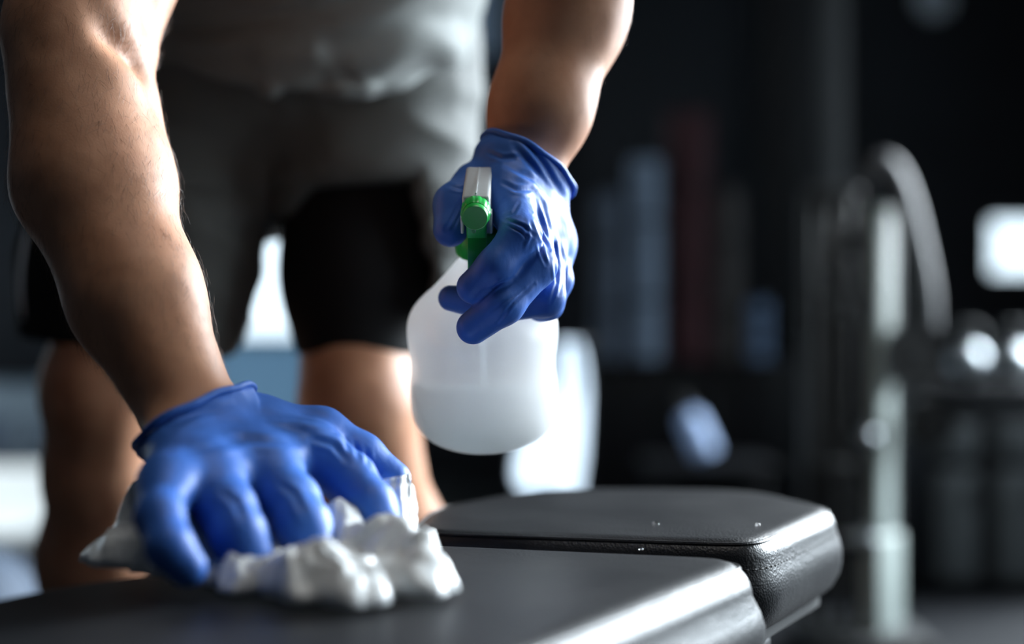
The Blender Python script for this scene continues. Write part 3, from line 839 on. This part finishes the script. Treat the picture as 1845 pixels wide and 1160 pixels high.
f.cone(S1, S1 + (E1 - S1) * .35, .075, .074, .03); f.cone(S2, S2 + (E2 - S2) * .4, .075, .074, .03)
X, Y, Z = f.coords(); hp = P(520, 143, 1.27); hn = np.array([.10, -.42, .9]); hn /= np.linalg.norm(hn)
f.cut(-((X - hp[0]) * hn[0] + (Y - hp[1]) * hn[1] + (Z - hp[2]) * hn[2]) + .004 * np.sin(X * 60) + 0.10 * (X - hp[0]) ** 2, .008)
for S_, E_ in ((S1, E1), (S2, E2)):
    n = (E_ - S_) / np.linalg.norm(E_ - S_); c = S_ + (E_ - S_) * .42
    near = f.cone_d(S_ + (E_ - S_) * .3, E_, .1, .1, None, X, Y, Z)
    f.cut(np.where(near < 0, (X - c[0]) * n[0] + (Y - c[1]) * n[1] + (Z - c[2]) * n[2], -.08), .004)
nk = (NK - CH) / np.linalg.norm(NK - CH); f.cut((X - NK[0]) * nk[0] + (Y - NK[1]) * nk[1] + (Z - NK[2]) * nk[2] + .01, .006)
V, Fc = f.mesh(2); N = vnormals(V, Fc)
def smile(V, wl, ph, x0=-.23, c=1.5):
    q = V[:, 2] - c * (V[:, 0] - x0) ** 2 + .022 * pnoise(V * [9, 9, 9] + ph)
    return np.sin(q * 2 * math.pi / wl + ph)
front = np.clip(-N[:, 1] * 1.5 + .3, 0, 1) * (.25 + .75 * np.clip((1.02 - V[:, 2]) / .08, 0, 1))
V = V + N * (front * (.0055 * smile(V, .062, 1.0) * (.5 + pnoise(V * 7)) + .0022 * smile(V, .027, 3.0)))[:, None]; N = vnormals(V, Fc)
for a, b, w, amp in ((P(458, 150, 1.2), P(640, 128, 1.2), .007, .009), (P(600, 132, 1.2), P(815, 100, 1.25), .008, .010), (P(640, 112, 1.2), P(812, 40, 1.25), .010, .009),
                     (P(458, 148, 1.18), P(474, 150, 1.2), .007, .006), (P(470, 95, 1.2), P(560, 85, 1.2), .009, .007), (P(795, 112, 1.22), P(812, 90, 1.3), .014, .008)):
    dx = seg_dist(V * [1, 0, 1], a * [1, 0, 1], b * [1, 0, 1])[0]
    V = V + N * (amp * np.exp(-(dx / w) ** 2) * (N[:, 1] < .3))[:, None]
link('shirt', np_mesh('shirt', V, Fc), M_shirt, person, True, True)
for an, s in ((AR, 1), (AL, -1)):
    g = Field(an - np.array([.1, .25, .1]), an + np.array([.1, .14, .06]), .004)
    g.cone(an + np.array([0, .04, -.045]), an + np.array([.015 * s, -.14, -.055]), .043, .036, .03); g.cone(an + np.array([0, .02, -.01]), an + np.array([0, .03, -.05]), .042, .044, .02)
    X, Y, Z = g.coords(); g.cut(.001 - Z + 0 * X + 0 * Y, .006); v, fc = g.mesh(2)
    link('shoe', np_mesh('shoe', v, fc), M_shoe, person, True, True)

# ------------------------------------------------------------------ spray bottle
HB = .140
th = math.radians(25)
Cw = P(870, 440, .965); ax_a = np.array([0, -math.sin(th), math.cos(th)])
Bw = Cw - ax_a * HB
bottle = empty('spray_bottle', tuple(Bw), 'frosted round spray bottle with green trigger nozzle, held by the gloved hand', 'spray bottle', rot=(th, 0, math.radians(-1.5)))
prof = [(0, .005), (.028, .004), (.034, .0005), (.040, .0003), (.0455, .002), (.0495, .0065), (.0515, .013), (.0522, .022), (.0520, .034), (.0508, .045), (.0508, .056), (.0522, .066), (.0528, .074), (.0522, .082), (.0495, .089), (.0440, .096), (.0370, .103), (.0300, .111), (.0235, .119), (.0180, .126), (.0148, .131), (.0142, .1395)]
pp = catmull([np.array([r, z]) for r, z in prof], 4); pp = [(max(p[0], 0), p[1]) for p in pp]
bo = lathe('bottle_body', pp, M_bottle, bottle, 72, auto=60)
# liquid fills the lower part; its surface stays level in the room
liq_prof = [(0, .0065)] + [(max(r - .0016, 0), z + .0008) for r, z in pp if .0001 < z < .100 and r > .03]
bm = bmesh.new(); bm_lathe(bm, [(r, z) for r, z in liq_prof] + [(0, liq_prof[-1][1])], 64)
n_loc = Vector((0, math.sin(th), math.cos(th)))        # world up in the bottle's frame (yaw ignored)
bmesh.ops.bisect_plane(bm, geom=bm.verts[:] + bm.edges[:] + bm.faces[:], plane_co=(0, 0, .034), plane_no=n_loc, clear_outer=True)
es = [e for e in bm.edges if e.is_boundary]
bmesh.ops.contextual_create(bm, geom=es)
from_bm('liquid', bm, M_liquid, bottle, auto=50)
def up(p): return Matrix.Translation((0, 0, p))
lathe('collar', [(.0138, .134), (.0165, .134), (.0172, .136), (.0172, .148), (.0160, .1515), (.0100, .1530), (0, .1530)], M_green, bottle, 72, rfun=lambda u, z: 1 + .012 * math.cos(u * 2 * math.pi * 24))
def extrude_yz(name, poly, w, m, bev=.0012, parent=bottle):
    """poly in (forward, above-collar) coordinates -> solid of width w"""
    bm = bmesh.new()
    vs0 = [bm.verts.new((-w / 2, -fy, HB + a)) for fy, a in poly]; f0 = bm.faces.new(vs0)
    r = bmesh.ops.extrude_face_region(bm, geom=[f0])
    for v in r['geom']:
        if isinstance(v, bmesh.types.BMVert): v.co.x += w
    bmesh.ops.bevel(bm, geom=bm.edges[:], offset=bev, segments=3, profile=.5, affect='EDGES', clamp_overlap=True)
    return from_bm(name, bm, m, parent, auto=35)
shr = extrude_yz('sprayer_head', [(-.014, .009), (.011, .009), (.012, .022), (.020, .033), (.047, .0345), (.047, .0515), (.020, .0530), (-.006, .0530), (-.016, .0490), (-.0215, .040), (-.0205, .026)], .0178, M_shroud, .0022)
for v in shr.data.vertices:      # the back of the head is rounded in plan
    q = max(0.0, (v.co.y - .004) / .0180); v.co.x *= math.sqrt(max(.05, 1 - .8 * min(q, 1) ** 2))
bm = bmesh.new(); bm_box(bm, (-.0006, -.046, HB + .0525), (.0006, .004, HB + .0537), .0002); from_bm('mould_line', bm, M_shroud, shr, auto=40)
for s in (-1, 1):
    bm = bmesh.new(); bm_box(bm, (s * .0092 - .0009, -.047, HB + .026), (s * .0092 + .0009, -.038, HB + .040), .0006); from_bm('side_clip', bm, M_shroud, shr, auto=40)
NZ = Matrix.Translation((0, -.046, HB + .0425)) @ Matrix.Rotation(math.radians(90), 4, 'X')
lathe('nozzle_cap', [(0, 0), (.0088, 0), (.0092, .001), (.0092, .0085), (.0086, .0105), (.0083, .0105), (.0083, .0150), (.0078, .0158), (0, .0154)], M_green, bottle, 96, NZ,
      rfun=lambda u, z: 1 + (.05 * abs(math.cos(u * math.pi * 14)) if z < .0095 else 0))
extrude_yz('nozzle_body', [(.026, .024), (.050, .024), (.052, .035), (.026, .036)], .0125, M_green, .0010)
tp = catmull([(.040, .026), (.046, .016), (.0465, .004), (.044, -.010), (.0445, -.022), (.048, -.032)], 6)
tb = [(q[0] - .0045, q[1]) for q in tp]
poly = [tuple(q) for q in tp] + tb[::-1]
extrude_yz('trigger', poly, .0125, M_green, .0007)
tube('dip_tube', [(0, 0, .135), (0, .004, .07), (0, .012, .012)], .0025, M_shroud, bottle, 10)
bm = bmesh.new(); bmesh.ops.create_uvsphere(bm, u_segments=16, v_segments=10, radius=.0013, matrix=Matrix.Translation((-.001, -.060, HB + .0335)) @ Matrix.Scale(1.6, 4, (0, 0, 1)))
from_bm('hanging_drip', bm, M_water, bottle, smooth=True)

# ------------------------------------------------------------------ paper towel under the wiping hand
def paper():
    foot = np.array([(-.246, .832), (-.208, .772), (-.165, .752), (-.130, .715), (-.098, .688), (-.066, .684), (-.034, .712), (-.030, .732), (-.052, .775), (-.056, .835), (-.085, .872), (-.150, .880), (-.226, .888)])
    c = np.array([-.125, .785]); NR, NT = 46, 260
    a = np.arctan2(foot[:, 1] - c[1], foot[:, 0] - c[0]); r = np.linalg.norm(foot - c, axis=1); o = np.argsort(a); a, r = a[o], r[o]
    tt = np.linspace(-math.pi, math.pi, NT, endpoint=False)
    R = np.interp(tt, np.r_[a[-1] - 2 * math.pi, a, a[0] + 2 * math.pi], np.r_[r[-1], r, r[0]])
    R = R * (1 + .05 * np.sin(tt * 9) + .04 * np.sin(tt * 17 + 1) + .03 * np.sin(tt * 31))
    rho = np.linspace(0.0, 1, NR)[1:]
    rr, tg = np.meshgrid(rho, np.arange(NT), indexing='ij')
    x = c[0] + rr * R[tg] * np.cos(tt[tg]); y = c[1] + rr * R[tg] * np.sin(tt[tg])
    x, y, rr = x.ravel(), y.ravel(), rr.ravel()
    q = np.stack([x, y, np.zeros_like(x)], 1)
    wv = np.stack([pnoise(q * 38 + 3), pnoise(q * 38 + 17), 0 * x], 1)
    q2 = q + wv * .012
    ridge = (1 - 2.0 * np.abs(pnoise(q2 * 34))) * .6 + (1 - 2.2 * np.abs(pnoise(q2 * 80 + 5))) * .5
    hgt = .008 + .011 * np.clip(ridge, 0, 1.2)
    def lump(px, py, hh, w):
        nonlocal hgt
        hgt = hgt + hh * np.exp(-(((x - px) ** 2 + (y - py) ** 2) / w ** 2))
    lump(-.214, .832, .026, .017); lump(-.226, .845, .012, .012); lump(-.168, .768, .020, .010); lump(-.099, .795, .010, .017); lump(-.190, .80, .012, .02); lump(-.155, .79, .012, .02); lump(-.10, .80, .012, .02)
    lump(-.06, .80, .010, .014); lump(-.075, .770, .014, .014); lump(-.06, .755, .017, .014); lump(-.045, .735, .012, .012); lump(-.098, .715, .012, .016)
    edge = np.clip((1 - rr) / .16, 0, 1) ** .6
    hgt = hgt * (edge * .9 + .1) + .0035
    z = H_PAD + .0005 + hgt
    # pressed down under the finger tips
    for pts, rs in HAND1['fingers']:
        for u, v, ra, rb in zip(pts[:-1], pts[1:], rs[:-1], rs[1:]):
            ba = (v - u)[:2]; t = np.clip(((x - u[0]) * ba[0] + (y - u[1]) * ba[1]) / (ba @ ba), 0, 1)
            dx = np.hypot(x - u[0] - ba[0] * t, y - u[1] - ba[1] * t); rad = ra + (rb - ra) * t
            zc = u[2] + (v[2] - u[2]) * t
            lim = zc - np.sqrt(np.maximum(rad ** 2 - dx ** 2, 0)) - .001
            z = np.where(dx < rad, np.minimum(z, np.maximum(lim, H_PAD + .003)), z)
    jit = .004 * np.clip((1 - rr) / .1, 0, 1)
    V = np.stack([x + pnoise(q * 60 + 40) * jit * 1.6, y + pnoise(q * 60 + 50) * jit * 1.6, z], 1)
    V = np.vstack([[c[0], c[1], H_PAD + .010], V])
    Fq = []; bm = bmesh.new(); bv = [bm.verts.new(p) for p in V]
    for k in range(NT):
        k2 = (k + 1) % NT
        bm.faces.new((bv[0], bv[1 + k], bv[1 + k2]))
        for i in range(NR - 2):
            b0 = 1 + i * NT; b1 = b0 + NT
            bm.faces.new((bv[b0 + k], bv[b1 + k], bv[b1 + k2], bv[b0 + k2]))
    # the loose end that curls up past the index finger
    c0 = [P(742, 990, .842), P(722, 1005, .825), P(690, 1012, .81), P(650, 1012, .79)]
    c1 = [P(752, 940, .842), P(740, 950, .822), P(720, 978, .808), P(672, 985, .788)]
    c2 = [P(748, 895, .846), P(728, 892, .835), P(708, 905, .830), P(690, 925, .838)]
    c3 = [P(738, 856, .850), P(718, 862, .842), P(694, 866, .845), P(668, 878, .852)]
    rows = [catmull(rw, 8) for rw in (c0, c1, c2, c3)]
    cols = [catmull([rows[i][j] for i in range(4)], 8) for j in range(len(rows[0]))]
    G = [[bm.verts.new(p + np.array([0, .0022 * math.sin(j * .9 + i * .5), .0012 * math.sin(i * 1.1)])) for i, p in enumerate(cl)] for j, cl in enumerate(cols)]
    for j in range(len(G) - 1):
        for i in range(len(G[0]) - 1): bm.faces.new((G[j][i], G[j + 1][i], G[j + 1][i + 1], G[j][i + 1]))
    o = from_bm('paper_towel', bm, M_paper, None, smooth=True)
    so = o.modifiers.new('solid', 'SOLIDIFY'); so.thickness = .0007; so.offset = 0
    return o
tag(paper(), 'crumpled white paper towel on the black bench under the gloved hand', 'paper towel')

# ------------------------------------------------------------------ things behind
def at(px, d): return (px - 922.5) / FPX * d
def zt(py, d): return CAMZ - (py - 580.0) / FPX * d

# black storage cabinet with rolled mats standing on it
yc = 4.3; zc = zt(648, yc)
cb = empty('storage_cabinet', (at(1250, yc), yc + .2, 0), 'low black cabinet along the back under the rolled mats', 'cabinet')
xa, xb = at(1062, yc) - at(1250, yc), at(1372, yc) - at(1250, yc) + .12
bm = bmesh.new(); bm_box(bm, (xa, -.18, .04), (xb, .2, zc), .006); bm_box(bm, (xa + .03, -.15, 0), (xb - .03, .18, .045), .003); from_bm('cabinet_body', bm, M_paintblack, cb, auto=40)
for i in range(2):
    w = (xb - xa) / 2
    d_ = box('door', (xa + w * i + .008, -.20, .06), (xa + w * (i + 1) - .008, -.178, zc - .03), M_paintblack, cb, .003)
    tube('handle', [(xa + w * (i + (.85 if i == 0 else .15)), -.215, zc * .55), (xa + w * (i + (.85 if i == 0 else .15)), -.215, zc * .8)], .006, M_midframe, d_)
def rolled_mat(px, d, wpx, ztop, m, label, z0=zc):
    R = wpx / 2 / FPX * d; n = 90; turns = 4
    bm = bmesh.new(); prev = None; hgt = ztop - z0
    pts = []
    for k in range(n * turns // 2 + 1):
        t = k / (n * turns // 2); ang = t * turns * 2 * math.pi; rad = R * (.18 + .82 * t); pts.append((rad * math.cos(ang), rad * math.sin(ang), rad))
    thk = R * .82 / turns * .46
    ro = []
    for (x, y, rad) in pts:
        s0 = (rad - thk) / rad
        ro.append([bm.verts.new((x * s0, y * s0, 0)), bm.verts.new((x, y, 0)), bm.verts.new((x, y, hgt)), bm.verts.new((x * s0, y * s0, hgt))])
    for A, B in zip(ro[:-1], ro[1:]):
        for k in range(4): bm.faces.new((A[k], A[(k + 1) % 4], B[(k + 1) % 4], B[k]))
    bm.faces.new(ro[0]); bm.faces.new(ro[-1][::-1])
    root = empty('rolled_mat', (at(px, d), d, z0 + .001), label, 'exercise mat', 'rolled mats standing on the cabinet')
    from_bm('mat_roll', bm, m, root, auto=40)
    for zz in (hgt * .3, hgt * .7):
        bm = bmesh.new(); bm_tube(bm, [(R * 1.015 * math.cos(2 * math.pi * k / 40), R * 1.015 * math.sin(2 * math.pi * k / 40), zz) for k in range(40)], .006, 8, closed=True)
        from_bm('strap', bm, M_paintblack, root, smooth=True)
    return root
ym = 4.30
rolled_mat(1096, ym, 58, zt(350, ym), M_slate, 'slate blue rolled mat at the bottle end of the mat row')
rolled_mat(1161, ym, 60, zt(290, ym), M_bluegrey, 'taller blue-grey rolled mat between the slate and the burgundy ones')
rolled_mat(1237, ym + .02, 84, zt(205, ym), M_burg, 'thick burgundy rolled mat standing tallest on the cabinet')
rolled_mat(1309, ym, 50, zt(345, ym), M_warmgrey, 'warm grey rolled mat beside the burgundy one')
rolled_mat(1366, ym - .02, 40, zt(545, ym), M_skyblue, 'short pale blue rolled mat next to the black pillar')

# pale towel hung over a stand behind the bottle
yt = 3.3
st = empty('towel_stand', (at(985, yt), yt, 0), 'black stand behind the bottle that the pale towel hangs on', 'stand')
tube('post', [(.012, 0, 0), (.012, 0, zt(622, yt) + .01)], .012, M_paintblack, st)
tube('cross_bar', [(.012, .0, zt(622, yt)), (.10, .095, zt(622, yt))], .010, M_paintblack, st)
lathe('base', [(0, 0), (.13, 0), (.13, .012), (.03, .02), (0, .02)], M_paintblack, st, 40)
tw = [(1006, 1040), (1004, 1050), (1000, 1056), (965, 1056), (935, 1054), (925, 1050), (935, 1046), (978, 1044), (982, 1042)]
ys = [618, 650, 700, 735, 790, 840, 866, 885, 912]
bm = bmesh.new(); grid = []
for (l, r_), y_ in zip(catmull([np.array(t, float) for t in tw], 4), catmull([np.array([v]) for v in ys], 4)):
    row = []
    for k in range(25):
        u = k / 24; px = l + (r_ - l) * u
        row.append((at(px, yt), yt - .05 + (at(px, yt) - at(985, yt)) * 1.1 - .010 * math.sin(u * 9 + y_[0] * .01) - .006 * math.sin(u * 17), zt(y_[0], yt)))
    grid.append(row)
g0 = [[bm.verts.new(p) for p in row] for row in grid]
gb = [[bm.verts.new((p[0], p[1] + .085, p[2])) for p in row] for row in grid[:22]]
for gg in (g0, gb):
    for i in range(len(gg) - 1):
        for k in range(24): bm.faces.new((gg[i][k], gg[i][k + 1], gg[i + 1][k + 1], gg[i + 1][k]))
for k in range(24): bm.faces.new((g0[0][k], g0[0][k + 1], gb[0][k + 1], gb[0][k]))
tw_o = from_bm('towel', bm, M_paleblue, None, smooth=True)
sm = tw_o.modifiers.new('solid', 'SOLIDIFY'); sm.thickness = .006; sm.offset = 0
tag(tw_o, 'pale blue towel hanging behind the spray bottle', 'towel')

# pale drinking bottle leaning by the cabinet
wb = empty('drinking_bottle', (at(1278, 3.6), 3.6, .30), 'pale blue drinking bottle tilted on a black stool', 'bottle', rot=(0, math.radians(-24), 0))
lathe('bottle_body', [(0, 0), (.030, 0), (.034, .004), (.034, .09), (.030, .105), (.018, .115), (.018, .12), (0, .12)], M_bluebottle, wb, 32)
lathe('cap', [(0, .118), (.020, .118), (.020, .138), (.012, .142), (.012, .155), (0, .156)], M_paintblack, wb, 32)
wb.location = (at(1272, 3.6), 3.6, .255)
sl = empty('step_stool', (at(1275, 3.6), 3.62, 0), 'black stool carrying the tilted pale blue bottle', 'stool')
box('seat', (-.16, -.13, .215), (.16, .13, .2425), M_paintblack, sl, .006)
for sx in (-1, 1):
    for sy in (-1, 1): tube('leg', [(sx * .14, sy * .11, .0), (sx * .12, sy * .09, .217)], .012, M_paintblack, sl)

# cable machine
ymc = 2.55
mc = empty('cable_machine', (at(1580, ymc), ymc, 0), 'dark cable machine with pale grey upright and curved tube', 'exercise machine')
def mx(px): return at(px, ymc) - at(1580, ymc)
def mz(py): return zt(py, ymc)
UR = Matrix.Translation((mx(1588), 0, 0)) @ Matrix.Rotation(math.radians(50), 4, 'Z')
bm = bmesh.new(); bm_box(bm, (-.029, -.012, mz(965)), (.029, .012, mz(372)), .006, UR); from_bm('upright', bm, M_paleframe, mc, auto=40)
bm = bmesh.new(); bm_box(bm, (-.046, -.02, .03), (.046, .02, mz(962)), .006, UR); from_bm('lower_post', bm, M_paleframe, mc, auto=40)
bm = bmesh.new(); bm_box(bm, (mx(1602), .085, 0), (mx(1642), .145, mz(390)), .006); from_bm('rear_post', bm, M_midframe, mc, auto=40)
tube('curved_tube', catmull([(mx(1560), 0, mz(330)), (mx(1580), 0, mz(300)), (mx(1603), 0, mz(300)), (mx(1627), 0, mz(345)), (mx(1648), 0, mz(420)), (mx(1668), 0, mz(520)), (mx(1672), 0, mz(590))], 8), .020, M_tubegrey, mc, 18)
bm = bmesh.new(); bm_box(bm, (mx(1455), .02, mz(360)), (mx(1556), .06, mz(335)), .006); bm_box(bm, (mx(1455), .02, .05), (mx(1475), .06, mz(345)), .006); bm_box(bm, (mx(1475), .05, .25), (mx(1550), .058, mz(360)), .002); from_bm('tower_frame', bm, M_darkgrey, mc, auto=40)
for i in range(10):
    bm = bmesh.new(); z0 = .10 + i * .024; bm_box(bm, (mx(1482), -.03, z0), (mx(1545), .05, z0 + .021), .003); from_bm('weight_plate', bm, M_darkgrey, mc, auto=40)
for px in (1495, 1532):
    tube('guide_rod', [(mx(px), .01, .05), (mx(px), .01, mz(352))], .006, M_darkgrey, mc, 12)
bm = bmesh.new(); bm_box(bm, (mx(1498), -.05, mz(972)), (mx(1572), .03, mz(958)), .006); from_bm('selector_plate', bm, M_steel, mc, auto=40)
SPX = lambda px, py, y: Matrix.Translation((mx(px), y, mz(py))) @ Matrix.Rotation(math.radians(90), 4, 'X')
def wheel(name, px, py, r, m):
    lathe(name, [(0, -.018), (r * .25, -.018), (r * .3, -.012), (r * .78, -.010), (r * .9, -.018), (r, -.018), (r * .9, -.004), (r * .9, .004), (r, .018), (r * .9, .018), (r * .78, .010), (r * .3, .012), (r * .25, .018), (0, .018)], m, mc, 40, SPX(px, py, -.01))
wheel('pulley', 1640, 640, .058, M_midframe); wheel('pulley', 1668, 760, .045, M_darkgrey); wheel('pulley', 1540, 552, .036, M_midframe); wheel('pulley', 1492, 505, .022, M_midframe); wheel('pulley', 1545, 432, .020, M_midframe)
for px, py, r in ((1551, 784, .0165),):
    bm = bmesh.new(); bmesh.ops.create_uvsphere(bm, u_segments=24, v_segments=14, radius=r, matrix=Matrix.Translation((mx(px), -.06, mz(py)))); bm_tube(bm, [(mx(px), -.06, mz(py)), (mx(px), .02, mz(py))], .006, 10); from_bm('selector_knob', bm, M_steel, mc, smooth=True)
bm = bmesh.new(); bm_box(bm, (mx(1450), -.10, 0), (mx(1660), .14, .04), .006); from_bm('base_frame', bm, M_darkgrey, mc, auto=40)
# grey vertical post further back
pr = empty('rack_post', (at(1500, 4.0), 4.0, 0), 'grey vertical steel post rising behind the cable machine, beside the black pillar', 'post')
bm = bmesh.new(); bm_box(bm, (-.031, -.03, .012), (.031, .03, 2.6), .004); from_bm('upright', bm, M_midframe, pr, auto=40)
bm = bmesh.new(); bm_box(bm, (-.09, -.09, 0), (.09, .09, .014), .003); from_bm('base_plate', bm, M_paintblack, pr, auto=40)

# grey cabinet far right with steel balls on top
yk = 3.05
gk = empty('grey_cabinet', (at(1770, yk), yk, 0), 'dark cabinet with two grey door panels at the right edge', 'cabinet')
kx = lambda px: at(px, yk) - at(1770, yk)
bm = bmesh.new(); bm_box(bm, (kx(1664), .0, .03), (kx(1950), .35, zt(692, yk)), .006); bm_box(bm, (kx(1680), .03, 0), (kx(1930), .3, .035), .002); from_bm('cabinet_body', bm, M_paintblack, gk, auto=40)
for a, b in ((1684, 1756), (1790, 1862), (1880, 1940)):
    bx = box('drawer', (kx(a), -.018, zt(828, yk)), (kx(b), .001, zt(762, yk)), M_panelgrey, gk, .003)
    dx_ = box('door', (kx(a), -.018, .04), (kx(b), .001, zt(846, yk)), M_panelgrey, gk, .003)
    tube('handle', [(kx(b) - .012, -.028, .25), (kx(b) - .012, -.028, .19)], .004, M_paintblack, dx_)
def kettle(px, label, r=.045):
    o = empty('kettlebell', (at(px, yk + .12), yk + .12, zt(692, yk) + .0005), label, 'kettlebell', 'steel kettlebells on the grey cabinet')
    bm = bmesh.new(); prof_ = [(0, 0), (r * .6, 0)] + [(r * math.sin(a), r * .95 - r * math.cos(a)) for a in np.linspace(.75, math.pi - .1, 18)] + [(0, r * 1.95)]
    bm_lathe(bm, prof_, 32); from_bm('bell', bm, M_steel, o, auto=50)
    tube('handle', catmull([(-r * .55, 0, r * 1.6), (-r * .7, 0, r * 2.2), (-r * .4, 0, r * 2.7), (r * .4, 0, r * 2.7), (r * .7, 0, r * 2.2), (r * .55, 0, r * 1.6)], 6), r * .14, M_midframe, o, 12)
kettle(1745, 'chrome kettlebell nearer the machine on the right-hand cabinet'); kettle(1828, 'chrome kettlebell cut by the right edge of the picture')

# pale mat added to whiten the sun patch, and things by the left window
pm = box('sun_patch_mat', (-2.45, 3.72, .0005), (-1.22, 5.55, .03), M_matwhite, bev=.008); tag(pm, 'pale floor mat added to whiten the sun patch at the far left', 'exercise mat')
ybx = 5.75
cx0 = at(-40, ybx)
bxo = empty('step_box', (at(18, ybx), ybx, 0), 'blue-grey step box beyond the sunlit pale mat', 'box')
box('box_body', (-.20, -.12, 0), (.045, .2, zt(742, ybx)), M_slate, bxo, .008)
box('box_top', (-.21, -.13, zt(742, ybx)), (.20, .21, zt(690, ybx)), M_teal, bxo, .012)
box('box_leg', (.055, -.10, 0), (.12, .18, zt(742, ybx)), M_teal, bxo, .005)
box('box_leg', (.135, -.12, 0), (.19, .18, zt(742, ybx)), M_slate, bxo, .005)
mb = empty('medicine_ball', (-.86, 2.25, .12), 'dark medicine ball on the floor at the left edge behind the bench', 'ball')
bm = bmesh.new(); bmesh.ops.create_uvsphere(bm, u_segments=48, v_segments=28, radius=.12); from_bm('ball_shell', bm, M_slate, mb, smooth=True)
for ax_ in range(2):
    tube('seam', [(.1203 * math.cos(t), .1203 * math.sin(t), 0) if ax_ == 0 else (.1203 * math.cos(t), 0, .1203 * math.sin(t)) for t in np.linspace(0, 2 * math.pi, 60, endpoint=False)], .002, M_paintblack, mb, 6, closed=True)

# blue panel hanging on the back wall between the torso and the raised arm
hm = box('hanging_mat', (at(800, 6.1), 6.15, zt(92, 6.1)), (at(905, 6.1), 6.185, zt(-260, 6.1)), M_skymat, bev=.006); tag(hm, 'blue-grey mat hung flat on the back wall beside the raised arm', 'exercise mat')
hp_ = box('wall_pipe', (at(857, 6.1), 6.15, zt(420, 6.1)), (at(880, 6.1), 6.19, zt(100, 6.1)), M_slate, bev=.006); tag(hp_, 'slim slate-blue conduit below the hanging mat on the back wall', 'pipe')
ck = empty('glint_clock', (at(1688, 6.1), 6.15, zt(-8, 6.1)), 'round pale clock shape made up to stand for a lamp reflection at the top right', 'clock', rot=(math.radians(90), 0, 0))  # made-up clock shape in place of a bluish ceiling-lamp reflection
lathe('glint_rim', [(0, -.03), (.085, -.03), (.092, -.02), (.092, .012), (.084, .012), (.082, .004), (0, .004)], M_midframe, ck, 48)
lathe('glint_disc', [(0, .0045), (.081, .0045), (.081, .006), (0, .006)], M_paleblue, ck, 48)
box('hand', (-.003, 0, .0065), (.003, .06, .008), M_paintblack, ck, 0); box('hand', (-.003, 0, .0085), (.003, .04, .010), M_paintblack, ck, 0, Matrix.Rotation(math.radians(-110), 4, 'Z'))
# housing added to carry the unseen overhead fill light
lp = empty('fill_housing', (.35, .75, 2.9), 'long black housing added for the unseen overhead fill over the bench', 'fill light housing')
box('housing', (-.6, -.15, .02), (.6, .15, .1), M_paintblack, lp, .006)
bpy.context.view_layer.update()
